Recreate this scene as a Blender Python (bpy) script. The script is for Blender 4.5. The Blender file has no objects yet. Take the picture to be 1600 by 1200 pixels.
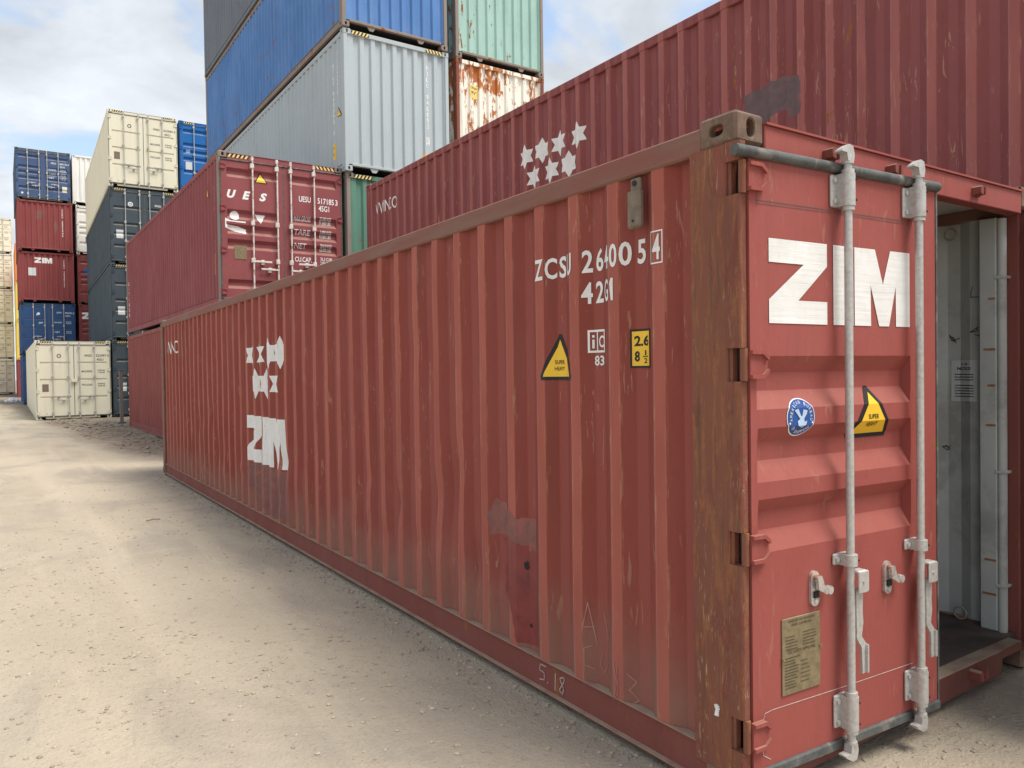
import bpy, bmesh, math, random
from mathutils import Vector, Matrix, noise
random.seed(7)
scene = bpy.context.scene
COL = scene.collection
R = math.radians

# ------------------------------------------------------------------ camera
CP = Vector((-2.2422, -1.8559, 1.6390)); YAW, PIT, ROL, FPX = 0.5905, -0.0161, -0.0139, 1187.9
f = Vector((math.sin(YAW)*math.cos(PIT), math.cos(YAW)*math.cos(PIT), math.sin(PIT)))
r0 = Vector((math.cos(YAW), -math.sin(YAW), 0)); u0 = r0.cross(f)
rr = r0*math.cos(ROL)+u0*math.sin(ROL); uu = -r0*math.sin(ROL)+u0*math.cos(ROL)
cam = bpy.data.cameras.new('camera'); camo = bpy.data.objects.new('camera', cam); COL.objects.link(camo)
cam.sensor_width = 36; cam.lens = FPX/1600*36; cam.clip_start = 0.05; cam.clip_end = 3000
camo.matrix_world = Matrix(((rr.x, uu.x, -f.x, CP.x), (rr.y, uu.y, -f.y, CP.y), (rr.z, uu.z, -f.z, CP.z), (0, 0, 0, 1)))
scene.camera = camo

# ------------------------------------------------------------------ sky, sun, exposure
SUN_EL, SUN_AZ = R(62), R(35)          # azimuth measured from -Y towards +X
w = bpy.data.worlds.new('World'); scene.world = w; w.use_nodes = True
nt = w.node_tree; nt.nodes.clear()
def N(nt, t, **k):
    n = nt.nodes.new(t)
    for a, v in k.items(): setattr(n, a, v)
    return n
wo = N(nt, 'ShaderNodeOutputWorld'); bg = N(nt, 'ShaderNodeBackground')
sky = N(nt, 'ShaderNodeTexSky', sky_type='NISHITA'); sky.sun_disc = False
sky.sun_elevation = SUN_EL; sky.sun_rotation = math.pi-SUN_AZ
sky.air_density = 1.0; sky.dust_density = 1.5
tc = N(nt, 'ShaderNodeTexCoord'); sep = N(nt, 'ShaderNodeSeparateXYZ')
nt.links.new(tc.outputs['Generated'], sep.inputs[0])
mx = N(nt, 'ShaderNodeMath', operation='MAXIMUM'); mx.inputs[1].default_value = 0.0
nt.links.new(sep.outputs['Z'], mx.inputs[0])
ad = N(nt, 'ShaderNodeMath', operation='ADD'); ad.inputs[1].default_value = 0.22
nt.links.new(mx.outputs[0], ad.inputs[0])
cb = N(nt, 'ShaderNodeCombineXYZ')
for i, a in enumerate('XY'):
    d = N(nt, 'ShaderNodeMath', operation='DIVIDE'); nt.links.new(sep.outputs[a], d.inputs[0]); nt.links.new(ad.outputs[0], d.inputs[1])
    nt.links.new(d.outputs[0], cb.inputs[i])
def wnoise(sc, det, rough, off):
    m = N(nt, 'ShaderNodeMapping'); m.inputs['Location'].default_value = off
    nt.links.new(cb.outputs[0], m.inputs[0])
    n = N(nt, 'ShaderNodeTexNoise'); n.inputs['Scale'].default_value = sc; n.inputs['Detail'].default_value = det
    n.inputs['Roughness'].default_value = rough; n.inputs['Distortion'].default_value = 0.25
    nt.links.new(m.outputs[0], n.inputs['Vector']); return n
n1 = wnoise(2.3, 9, 0.55, (3.1, 1.7, 0)); n2 = wnoise(3.4, 8, 0.56, (8.3, 4.1, 2))
cov = N(nt, 'ShaderNodeMapRange', interpolation_type='SMOOTHSTEP'); cov.inputs[1].default_value = 0.36; cov.inputs[2].default_value = 0.50
nt.links.new(n1.outputs['Fac'], cov.inputs[0])
shade = N(nt, 'ShaderNodeMapRange'); shade.inputs[1].default_value = 0.3; shade.inputs[2].default_value = 0.7
shade.inputs[3].default_value = 4.1; shade.inputs[4].default_value = 6.0
nt.links.new(n2.outputs['Fac'], shade.inputs[0])
cc = N(nt, 'ShaderNodeVectorMath', operation='SCALE'); cc.inputs[0].default_value = (0.93, 0.985, 1.06)
nt.links.new(shade.outputs[0], cc.inputs['Scale'])
mixs = N(nt, 'ShaderNodeMix', data_type='RGBA')
hz = N(nt, 'ShaderNodeVectorMath', operation='MULTIPLY_ADD')       # thin veil over the blue gaps
hz.inputs[1].default_value = (.95, .95, .95); hz.inputs[2].default_value = (1.5, 1.8, 2.1)
nt.links.new(sky.outputs[0], hz.inputs[0])
nt.links.new(cov.outputs[0], mixs.inputs[0]); nt.links.new(hz.outputs[0], mixs.inputs[6]); nt.links.new(cc.outputs[0], mixs.inputs[7])
nt.links.new(mixs.outputs[2], bg.inputs[0]); bg.inputs[1].default_value = 0.1
nt.links.new(bg.outputs[0], wo.inputs[0])

sl = bpy.data.lights.new('sun', 'SUN'); sl.energy = 2.6; sl.angle = R(26); sl.color = (1.0, 0.95, 0.87)
so = bpy.data.objects.new('sun', sl); COL.objects.link(so)
sd = Vector((math.sin(SUN_AZ)*math.cos(SUN_EL), -math.cos(SUN_AZ)*math.cos(SUN_EL), math.sin(SUN_EL)))
so.rotation_euler = sd.to_track_quat('Z', 'Y').to_euler(); so.location = (0, -20, 30)

vs = scene.view_settings; vs.view_transform = 'Standard'; vs.look = 'None'; vs.gamma = 1; vs.use_curve_mapping = False
vs.exposure = 0.78

# ------------------------------------------------------------------ material helpers
class NB:
    def __init__(s, name):
        s.m = bpy.data.materials.new(name); s.m.use_nodes = True; s.t = s.m.node_tree
        s.b = s.t.nodes['Principled BSDF']; s.tc = s.n('ShaderNodeTexCoord')
        s.co = s.tc.outputs['Object']
    def n(s, t, **k): return N(s.t, t, **k)
    def l(s, a, b): s.t.links.new(a, b)
    def map(s, scale=(1, 1, 1), loc=(0, 0, 0)):
        m = s.n('ShaderNodeMapping'); m.inputs['Scale'].default_value = scale; m.inputs['Location'].default_value = loc
        s.l(s.co, m.inputs[0]); return m.outputs[0]
    def noise(s, sc, det=4, rough=.55, dist=0, vec=None):
        n = s.n('ShaderNodeTexNoise'); n.inputs['Scale'].default_value = sc; n.inputs['Detail'].default_value = det
        n.inputs['Roughness'].default_value = rough; n.inputs['Distortion'].default_value = dist
        s.l(vec if vec is not None else s.co, n.inputs['Vector']); return n.outputs['Fac']
    def ramp(s, x, a, b, lo=0., hi=1.):
        n = s.n('ShaderNodeMapRange', interpolation_type='SMOOTHSTEP')
        for i, v in ((1, a), (2, b), (3, lo), (4, hi)): n.inputs[i].default_value = v
        s.l(x, n.inputs[0]); return n.outputs[0]
    def math(s, op, a, b=None, c=None):
        n = s.n('ShaderNodeMath', operation=op)
        for i, v in enumerate((a, b, c)):
            if v is None: continue
            if isinstance(v, (int, float)): n.inputs[i].default_value = v
            else: s.l(v, n.inputs[i])
        return n.outputs[0]
    def mix(s, fac, a, b):
        n = s.n('ShaderNodeMix', data_type='RGBA')
        for i, v in ((0, fac), (6, a), (7, b)):
            if isinstance(v, (int, float)): n.inputs[i].default_value = v
            elif isinstance(v, tuple): n.inputs[i].default_value = (*v, 1)
            else: s.l(v, n.inputs[i])
        return n.outputs[2]
    def bump(s, h, strength=.2, dist=.01):
        n = s.n('ShaderNodeBump'); n.inputs['Strength'].default_value = strength; n.inputs['Distance'].default_value = dist
        s.l(h, n.inputs['Height']); s.l(n.outputs[0], s.b.inputs['Normal'])
    def fin(s, col, rough=.6, metal=0., spec=.4):
        for k, v in (('Base Color', col), ('Roughness', rough), ('Metallic', metal), ('Specular IOR Level', spec)):
            if isinstance(v, (int, float)): s.b.inputs[k].default_value = v
            elif isinstance(v, tuple): s.b.inputs[k].default_value = (*v, 1)
            else: s.l(v, s.b.inputs[k])
        return s.m
def sc3(c, k): return tuple(min(1, x*k) for x in c)

def paint(name, col, rust=.0, streak=.35, fade=.3, dust=.25, chips_ribtone=None, seed=0, rough=.72, rustcol=(.16, .062, .025), low=0.0, scr=0.0, spec=.14):
    """weathered container paint: fading, runs, rust spots, dust on ledges, chipped corrugation edges, painted-in rib contrast"""
    b = NB(name); off = (seed*3.17, seed*1.93, seed*2.41)
    grey = sum(col)/3
    faded = tuple(c*1.10+(.07*grey+.012) for c in col)
    c = b.mix(b.math('MULTIPLY', b.ramp(b.noise(1.1, 6, .6, .3, b.map((1, 1, .6), off)), .34, .68), fade*1.6), col, faded)
    # vertical weather runs
    st = b.ramp(b.noise(1, 5, .6, .15, b.map((11, 11, .55), off)), .47, .72)
    st = b.math('MULTIPLY', st, b.ramp(b.noise(.8, 3, .5, 0, b.map((1, 1, 1), off)), .35, .65))
    c = b.mix(b.math('MULTIPLY', st, streak), c, sc3(tuple(.55*x+.45*y for x, y in zip(col, (.12, .085, .07))), .8))
    # fine mottling
    c = b.mix(b.math('MULTIPLY', b.ramp(b.noise(38, 5, .7, 0, b.map((1, 1, .35), off)), .5, .75), .22), c, sc3(col, .62))
    if low > 0:      # splashed dirt on the lowest part of the sheet
        sx = b.n('ShaderNodeSeparateXYZ'); b.l(b.co, sx.inputs[0])
        lo = b.ramp(b.math('ADD', sx.outputs[2], b.math('MULTIPLY', b.noise(2.2, 5, .6, 0, b.map((1, 1, 1), off)), -.7)), -.2, .35, 1, 0)
        c = b.mix(b.math('MULTIPLY', lo, low), c, (.27, .20, .145))
    if chips_ribtone is not None:
        yf, pitch = chips_ribtone
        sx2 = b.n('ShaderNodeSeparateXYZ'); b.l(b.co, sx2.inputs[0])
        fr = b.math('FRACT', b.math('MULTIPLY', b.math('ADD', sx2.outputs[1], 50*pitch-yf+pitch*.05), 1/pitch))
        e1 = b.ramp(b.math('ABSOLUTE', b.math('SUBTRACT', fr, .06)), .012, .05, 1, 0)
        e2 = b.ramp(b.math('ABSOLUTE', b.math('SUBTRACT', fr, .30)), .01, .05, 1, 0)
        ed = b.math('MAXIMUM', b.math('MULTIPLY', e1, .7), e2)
        flat = b.math('MULTIPLY', b.ramp(fr, .045, .075), b.ramp(fr, .28, .315, 1, 0))      # outer flats paler: chalked paint plus painted-in rib shading contrast
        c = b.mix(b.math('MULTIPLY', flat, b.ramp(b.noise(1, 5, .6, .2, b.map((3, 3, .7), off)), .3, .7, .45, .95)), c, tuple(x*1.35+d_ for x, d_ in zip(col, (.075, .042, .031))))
        inn = b.math('MULTIPLY', b.ramp(fr, .55, .58), b.ramp(fr, .80, .83, 1, 0))  # inner flats a little paler too, part of the painted rib contrast
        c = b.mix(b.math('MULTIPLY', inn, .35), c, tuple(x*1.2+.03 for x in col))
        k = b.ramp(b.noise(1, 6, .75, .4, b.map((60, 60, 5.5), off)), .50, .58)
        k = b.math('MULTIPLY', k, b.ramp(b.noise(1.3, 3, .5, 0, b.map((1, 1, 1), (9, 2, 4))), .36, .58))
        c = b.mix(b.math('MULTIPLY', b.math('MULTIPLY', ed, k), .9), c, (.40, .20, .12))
        # light line along the outer fold: rubbed edge plus a painted highlight
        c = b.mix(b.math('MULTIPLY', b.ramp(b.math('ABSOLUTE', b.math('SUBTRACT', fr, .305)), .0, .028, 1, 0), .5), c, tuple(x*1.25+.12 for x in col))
    if scr > 0:
        s1 = b.ramp(b.noise(1, 3, .6, 1.2, b.map((30, 30, 4.2), off)), .635, .66)
        s1 = b.math('MULTIPLY', s1, b.ramp(b.noise(1.7, 3, .5, 0, b.map((1, 1, 1), (4, 7, 1))), .42, .58))
        c = b.mix(b.math('MULTIPLY', s1, scr), c, (.42, .26, .17))
    if scr > 0:      # small dark scuffs and grime blotches
        g1 = b.math('MULTIPLY', b.ramp(b.noise(9, 6, .7, .5, b.map((1, 1, .45), (seed+5, 3, 8))), .66, .73), .55)
        c = b.mix(g1, c, (.13, .085, .065))
    h = b.noise(55, 4, .6, 0, b.map((1, 1, .6), off))
    rg = b.ramp(b.noise(5, 5, .6, 0, b.map((1, 1, .5), off)), .3, .7, rough-.1, rough+.14)
    if rust > 0:
        a = .70-.34*rust
        rs = b.noise(4.2, 9, .68, .3, b.map((1.6, 1.6, .62), off))
        big = b.ramp(b.noise(.9, 3, .5, 0, b.map((1, 1, .5), off)), .3, .7, -.07, .07)
        rm = b.ramp(b.math('ADD', rs, big), a, a+.05)
        rc = b.mix(b.noise(21, 5, .6, 0, b.map((1, 1, .5), off)), rustcol, sc3(rustcol, 2.4))
        c = b.mix(rm, c, rc); h = b.math('ADD', h, b.math('MULTIPLY', rm, .8))
        rg = b.math('MAXIMUM', rg, b.math('MULTIPLY', rm, .85))
    if dust > 0:      # dust lying on upward faces
        g = b.n('ShaderNodeNewGeometry'); sn = b.n('ShaderNodeSeparateXYZ'); b.l(g.outputs['Normal'], sn.inputs[0])
        up = b.ramp(sn.outputs[2], .3, .9)
        up = b.math('MULTIPLY', up, b.ramp(b.noise(6, 4, .6), .25, .6, .4, 1))
        c = b.mix(b.math('MULTIPLY', up, min(1, dust*3)), c, (.36, .29, .21))
    b.bump(h, .16, .006)
    return b.fin(c, rg, 0, spec)

def plain(name, col, rough=.6, metal=0., var=.12, sc=9., bump=.1, dirt=None):
    b = NB(name)
    c = b.mix(b.ramp(b.noise(sc, 6, .65), .3, .7), sc3(col, 1-var), sc3(col, 1+var))
    if dirt: c = b.mix(b.math('MULTIPLY', b.ramp(b.noise(sc*.6, 7, .7, .3), .5, .62), dirt[1]), c, dirt[0])
    b.bump(b.noise(sc*6, 4, .6), bump, .004)
    return b.fin(c, rough, metal, .4)

M = {}
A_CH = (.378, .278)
M['red_main'] = paint('paint_brick_red', (0.245, 0.059, 0.044), rust=.05, streak=.45, fade=.35, chips_ribtone=A_CH, seed=1, low=.42, scr=.45)
M['red_door'] = paint('paint_brick_red_door', (0.3, 0.074, 0.061), rust=.07, streak=.34, fade=.30, seed=2, dust=.12, rough=.62, scr=.25, spec=.22)
M['red_rail'] = paint('paint_rail_red', (0.225, 0.072, 0.057), rust=.22, streak=.4, fade=.3, seed=3, dust=.3)
M['maroon_b'] = paint('paint_maroon', (0.215, 0.062, 0.061), rust=.06, streak=.45, fade=.4, chips_ribtone=(.258, .278), seed=4, scr=.6)
M['maroon_u'] = paint('paint_maroon_faded', (0.255, 0.072, 0.076), rust=.06, streak=.4, fade=.4, seed=5)
M['maroon_2'] = paint('paint_maroon_brown', (0.27, 0.078, 0.068), rust=.08, streak=.4, fade=.35, seed=6)
M['maroon_f'] = paint('paint_maroon_dull', (0.25, 0.062, 0.062), rust=.07, streak=.35, fade=.35, seed=7)
M['grey'] = paint('paint_light_grey', (0.4, 0.455, 0.485), rust=.02, streak=.25, fade=.2, seed=8)
M['blue'] = paint('paint_weathered_blue', (0.09, 0.205, 0.45), rust=.20, streak=.55, fade=.55, seed=9)
M['dark'] = paint('paint_dark_grey', (0.16, 0.18, 0.21), rust=.08, streak=.4, fade=.3, seed=10)
M['teal'] = paint('paint_pale_teal', (0.31, 0.48, 0.435), rust=.27, streak=.35, fade=.4, seed=11, rustcol=(.14, .06, .03))
M['rusty'] = paint('paint_white_rusted', (0.78, 0.76, 0.68), rust=.60, streak=.8, fade=.2, seed=12, rustcol=(.24, .085, .03))
M['rustpost'] = paint('paint_red_rusted', (.22, .075, .055), rust=.6, streak=.5, fade=.2, seed=13)
M['green'] = paint('paint_green', (0.1, 0.22, 0.165), rust=.2, streak=.5, fade=.4, seed=14)
M['cream'] = paint('paint_cream', (0.76, 0.715, 0.56), rust=.02, streak=.18, fade=.15, seed=15)
M['slate'] = paint('paint_slate', (0.066, 0.086, 0.102), rust=.0, streak=.2, fade=.25, seed=16)
M['bright_blue'] = paint('paint_bright_blue', (0.02, 0.14, 0.42), rust=.0, streak=.15, fade=.15, seed=17)
M['navy'] = paint('paint_navy', (0.06, 0.1, 0.2), rust=.04, streak=.3, fade=.35, seed=18)
M['navy2'] = paint('paint_deep_blue', (0.035, 0.085, 0.21), rust=.04, streak=.25, fade=.25, seed=19)
M['white'] = paint('paint_white', (0.75, 0.74, 0.7), rust=.08, streak=.3, fade=.2, seed=20)
M['orange'] = paint('paint_orange', (0.75, 0.25, 0.06), rust=.05, seed=21)
M['yellow'] = paint('paint_yellow', (0.75, 0.55, 0.1), rust=.04, seed=22)
M['frame_grey'] = paint('frame_rust_grey', (0.24, 0.2, 0.175), rust=.35, streak=.5, fade=.4, seed=23)
M['rail_dark'] = paint('frame_dark', (0.1, 0.115, 0.135), rust=.15, seed=24)
M['inner'] = plain('interior_white', (.48, .50, .48), .6, 0, .08, 3, .05, ((.16, .14, .12), .35))
M['floor'] = plain('plywood_floor', (.085, .065, .055), .8, 0, .3, 5, .3)
M['rubber'] = plain('rubber_gasket', (.085, .088, .085), .75, 0, .3, 14, .2, ((.26, .24, .20), .5))
M['galv'] = plain('galvanised_steel', (.50, .49, .465), .5, .35, .10, 60, .08, ((.33, .28, .23), .35))
M['cast_steel'] = plain('cast_steel', (.40, .36, .31), .65, .2, .2, 40, .3, ((.22, .13, .08), .5))
M['steel'] = plain('bright_steel', (.62, .61, .58), .35, .6, .15, 30, .1, ((.2, .12, .08), .4))
M['black'] = plain('black_print', (.012, .012, .013), .6)
M['whitep'] = plain('white_paint', (.80, .80, .78), .55, 0, .05, 5, .03, ((.55, .5, .45), .3))
M['whiteworn'] = plain('white_paint_worn', (.66, .62, .58), .6, 0, .1, 20, .03, ((.24, .08, .065), .75))
M['yellowp'] = plain('yellow_film', (.80, .50, .035), .5, 0, .05, 5, .03)
M['yellowf'] = plain('yellow_film_faded', (.78, .58, .20), .55, 0, .12, 18, .03)
M['bluep'] = plain('blue_film', (.02, .075, .28), .45, 0, .08, 8, .03)
M['ltblue'] = plain('pale_blue_film', (.45, .58, .75), .5)
M['paper'] = plain('paper', (.62, .64, .64), .8, 0, .05, 20, .05)
M['chalk'] = plain('chalk', (.52, .40, .36), .9, 0, .2, 40, .05)
M['chalkf'] = plain('chalk_faint', (.42, .21, .18), .9, 0, .2, 40, .05)
M['ink'] = plain('marker_ink', (.03, .035, .045), .7)
M['darkpatch'] = plain('grey_overpaint', (.13, .085, .088), .7, 0, .12, 12, .05, ((.28, .11, .11), .3))
M['smudge'] = plain('grey_smudge', (.21, .085, .072), .7, 0, .12, 14, .05, ((.33, .10, .08), .6))
M['redpatch'] = plain('fresh_red_overpaint', (.225, .042, .038), .5, 0, .12, 9, .05, ((.06, .02, .018), .35))
M['brass'] = plain('brass_plate', (.235, .185, .105), .55, .3, .2, 30, .1)
M['brassink'] = plain('brass_engraving', (.085, .065, .04), .7)
M['ventgrey'] = plain('vent_brown', (.19, .145, .105), .7, 0, .2, 20, .2)
M['gapdark'] = plain('gap_shade_black', (.03, .03, .034), .85)  # near-black stands in for the shade in holes and under floors
M['rust_scar'] = plain('rust_scar', (.33, .15, .075), .85, 0, .35, 40, .3)

def rusty_post():
    b = NB('scraped_rusty_paint')
    c = b.mix(b.ramp(b.noise(2.6, 6, .65, .4, b.map((1, 1, .4))), .4, .62), (.215, .086, .054), (.19, .07, .05))
    r1 = b.ramp(b.noise(1, 8, .74, .5, b.map((38, 38, 4.0), (2, 4, 1))), .50, .60)           # rust streaks
    rc = b.mix(b.ramp(b.noise(26, 6, .7), .35, .65), (.245, .10, .046), (.335, .135, .058))
    c = b.mix(b.math('MULTIPLY', r1, .75), c, rc)
    p1 = b.ramp(b.noise(1, 8, .72, .5, b.map((10, 10, 2.6), (9, 4, 4))), .54, .59)           # red paint still holding
    c = b.mix(b.math('MULTIPLY', p1, .75), c, (.235, .072, .055))
    d1 = b.ramp(b.noise(1, 7, .7, .4, b.map((19, 19, 1.2), (6, 1, 3))), .55, .64)            # dark runs
    c = b.mix(b.math('MULTIPLY', d1, .65), c, (.115, .072, .046))
    s1 = b.ramp(b.noise(1, 5, .7, 1.4, b.map((75, 75, 7), (1, 5, 2))), .60, .64)             # vertical scrapes
    s2 = b.ramp(b.noise(1, 5, .7, 1.8, b.map((9, 9, 75), (4, 5, 2))), .68, .71)              # cross scrapes
    s = b.math('MULTIPLY', b.math('MAXIMUM', s1, s2), b.ramp(b.noise(3.2, 4, .6, 0, b.map((1, 1, .6), (2, 2, 7))), .40, .58))
    c = b.mix(b.math('MULTIPLY', s, .85), c, (.47, .30, .195))
    g = b.ramp(b.noise(6, 7, .72, .8, b.map((1, 1, .8), (7, 3, 3))), .68, .74)
    c = b.mix(b.math('MULTIPLY', g, .65), c, (.34, .27, .22))
    b.bump(b.math('ADD', b.math('ADD', b.noise(60, 6, .72), b.math('MULTIPLY', p1, .8)), b.math('MULTIPLY', s, .5)), .55, .005)
    return b.fin(c, .78, 0, .2)
M['post'] = rusty_post()
def worn_white(name, under, cre=False):
    b = NB(name)
    c = b.mix(b.ramp(b.noise(7, 6, .65), .3, .7), (.70, .69, .66), (.80, .79, .77))
    c = b.mix(b.math('MULTIPLY', b.ramp(b.noise(1, 6, .7, .2, b.map((14, 14, 1.2))), .55, .72), .4), c, (.52, .45, .40))
    k = b.ramp(b.noise(1, 7, .75, .6, b.map((34, 34, 12))), .63, .66)
    c = b.mix(b.math('MULTIPLY', k, 0. if cre else .85), c, under)
    if cre: b.bump(b.noise(1, 5, .6, .4, b.map((2.5, 2.5, 60))), .5, .004)
    return b.fin(c, .55, 0, .3)
M['whiteside'] = worn_white('white_marking_worn', (.27, .085, .07)); M['whitedoor'] = worn_white('white_film_creased', (.27, .085, .07), True)
def rusty_casting():
    b = NB('rust_brown_casting')
    c = b.mix(b.ramp(b.noise(9, 7, .7), .35, .65), (.115, .072, .052), (.205, .135, .098))
    c = b.mix(b.math('MULTIPLY', b.ramp(b.noise(50, 5, .7), .58, .68), .6), c, (.36, .24, .15))
    b.bump(b.noise(70, 5, .7), .5, .004)
    return b.fin(c, .82, 0, .3)
M['casting'] = rusty_casting()
M['sill'] = paint('shade_dark_sill_paint', (.15, .055, .045), rust=.2, streak=.6, fade=.4, seed=33, dust=.4)  # sill red darkened to stand in for shade, with rust and dust over it
M['strip'] = paint('scuffed_brown_steel', (.20, .085, .07), rust=.22, streak=.5, fade=.5, seed=31, scr=.9)
def toprail_mat():
    b = NB('rail_dusty_rust')
    c = b.mix(b.ramp(b.noise(1, 6, .65, .2, b.map((9, 1.2, 9))), .38, .62), (.225, .086, .066), (.215, .118, .088))
    c = b.mix(b.math('MULTIPLY', b.ramp(b.noise(1, 6, .7, 0, b.map((6, 14, 4), (3, 3, 3))), .56, .66), .5), c, (.17, .105, .08))
    b.bump(b.noise(60, 5, .7), .25, .004)
    return b.fin(c, .78, 0, .3)
M['toprail'] = toprail_mat()

# ------------------------------------------------------------------ mesh helpers
class MB:
    def __init__(s): s.v = []; s.f = []; s.mi = []; s.sm = []
    def add(s, vs, fs, m=0, smooth=False):
        o = len(s.v); s.v += [tuple(x) for x in vs]
        for q in fs: s.f.append(tuple(i+o for i in q)); s.mi.append(m); s.sm.append(smooth)
        return s
    def box(s, x0, x1, y0, y1, z0, z1, bev=0., m=0):
        if x0 > x1: x0, x1 = x1, x0
        if bev <= 0:
            v = [(x, y, z) for z in (z0, z1) for y in (y0, y1) for x in (x0, x1)]
            return s.add(v, [(0, 2, 3, 1), (4, 5, 7, 6), (0, 1, 5, 4), (2, 6, 7, 3), (0, 4, 6, 2), (1, 3, 7, 5)], m)
        bm = bmesh.new()
        for x, sx in ((x0, 1), (x1, -1)):
            for y, sy in ((y0, 1), (y1, -1)):
                for z, sz in ((z0, 1), (z1, -1)):
                    bm.verts.new((x, y+sy*bev, z+sz*bev)); bm.verts.new((x+sx*bev, y, z+sz*bev)); bm.verts.new((x+sx*bev, y+sy*bev, z))
        bmesh.ops.convex_hull(bm, input=bm.verts[:]); bm.verts.index_update()
        s.add([v.co[:] for v in bm.verts], [[v.index for v in q.verts] for q in bm.faces], m); bm.free(); return s
    def cyl(s, p0, p1, r, n=12, m=0, r1=None, caps=True):
        p0 = Vector(p0); p1 = Vector(p1); d = (p1-p0).normalized(); r1 = r if r1 is None else r1
        a = d.orthogonal().normalized(); b2 = d.cross(a); vs = []
        for p, q in ((p0, r), (p1, r1)):
            for i in range(n):
                t = 2*math.pi*i/n; vs.append(p+(a*math.cos(t)+b2*math.sin(t))*q)
        fs = [(i, (i+1) % n, n+(i+1) % n, n+i) for i in range(n)]
        s.add(vs, fs, m, True)
        if caps: s.add(vs, [tuple(range(n))[::-1], tuple(range(n, 2*n))], m)
        return s
    def tube(s, pts, r, n=8, m=0):
        for a, b2 in zip(pts[:-1], pts[1:]): s.cyl(a, b2, r, n, m)
        return s
    def prism(s, poly, fn, t0, t1, m=0):
        n = len(poly)
        vs = [fn(a, b2, t0) for a, b2 in poly]+[fn(a, b2, t1) for a, b2 in poly]
        return s.add(vs, [tuple(range(n)), tuple(range(n, 2*n))[::-1]]+[(i, n+i, n+(i+1) % n, (i+1) % n) for i in range(n)], m)
    def mesh(s, name, nm=None):
        me = bpy.data.meshes.new(name); me.from_pydata(s.v, [], s.f)
        k = (max(s.mi)+1 if s.mi else 1) if nm is None else nm
        for i in range(k): me.materials.append(None)
        me.polygons.foreach_set('material_index', s.mi); me.polygons.foreach_set('use_smooth', s.sm)
        bm = bmesh.new(); bm.from_mesh(me); bmesh.ops.recalc_face_normals(bm, faces=bm.faces[:]); bm.to_mesh(me); bm.free()
        me.update(); return me
CACHE = {}
def cached(key, fn):
    if key not in CACHE: CACHE[key] = fn()
    return CACHE[key]
def obj(name, me, mats, parent=None, loc=(0, 0, 0), rz=0., scale=None):
    o = bpy.data.objects.new(name, me); COL.objects.link(o)
    if not isinstance(mats, (list, tuple)): mats = [mats]
    for i, m in enumerate(mats):
        if i < len(o.material_slots):
            o.material_slots[i].link = 'OBJECT'; o.material_slots[i].material = M[m] if isinstance(m, str) else m
    if parent: o.parent = parent
    o.location = loc; o.rotation_euler = (0, 0, rz)
    if scale: o.scale = scale
    return o
def tag(o, label, cat, group=None, kind=None):
    if label: o['label'] = label
    if cat: o['category'] = cat
    if group: o['group'] = group
    if kind: o['kind'] = kind
    return o

# ------------------------------------------------------------------ flat shapes for lettering and stickers
def poly(pts): return ([(a, b) for a, b in pts], [tuple(range(len(pts)))])
def rect(x0, x1, y0, y1): return poly([(x0, y0), (x1, y0), (x1, y1), (x0, y1)])
def disc(cx, cy, rx, ry=None, n=32):
    ry = rx if ry is None else ry
    return poly([(cx+rx*math.cos(2*math.pi*i/n), cy+ry*math.sin(2*math.pi*i/n)) for i in range(n)])
def ring(cx, cy, r0, r1, n=28):
    v = []; fs = []
    for i in range(n):
        t = 2*math.pi*i/n; v += [(cx+r0*math.cos(t), cy+r0*math.sin(t)), (cx+r1*math.cos(t), cy+r1*math.sin(t))]
    return v, [(2*i, 2*i+1, (2*i+3) % (2*n), (2*i+2) % (2*n)) for i in range(n)]
def frame(x0, x1, y0, y1, t):
    v = [(x0, y0), (x1, y0), (x1, y1), (x0, y1), (x0+t, y0+t), (x1-t, y0+t), (x1-t, y1-t), (x0+t, y1-t)]
    return v, [(i, (i+1) % 4, 4+(i+1) % 4, 4+i) for i in range(4)]
def star(cx, cy, r):
    return poly([(cx+(r if i % 2 == 0 else r*.577)*math.sin(math.pi*i/6), cy+(r if i % 2 == 0 else r*.577)*math.cos(math.pi*i/6)) for i in range(12)])
def stroke(pts, t):
    v = []; fs = []
    for (a, b), (c, d) in zip(pts[:-1], pts[1:]):
        L = math.hypot(c-a, d-b) or 1e-6; nx, ny = -(d-b)/L*t/2, (c-a)/L*t/2; ex, ey = (c-a)/L*t*.3, (d-b)/L*t*.3
        o = len(v); v += [(a-ex+nx, b-ey+ny), (a-ex-nx, b-ey-ny), (c+ex-nx, d+ey-ny), (c+ex+nx, d+ey+ny)]; fs.append((o, o+1, o+2, o+3))
    return v, fs
TXT = {}
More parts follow.
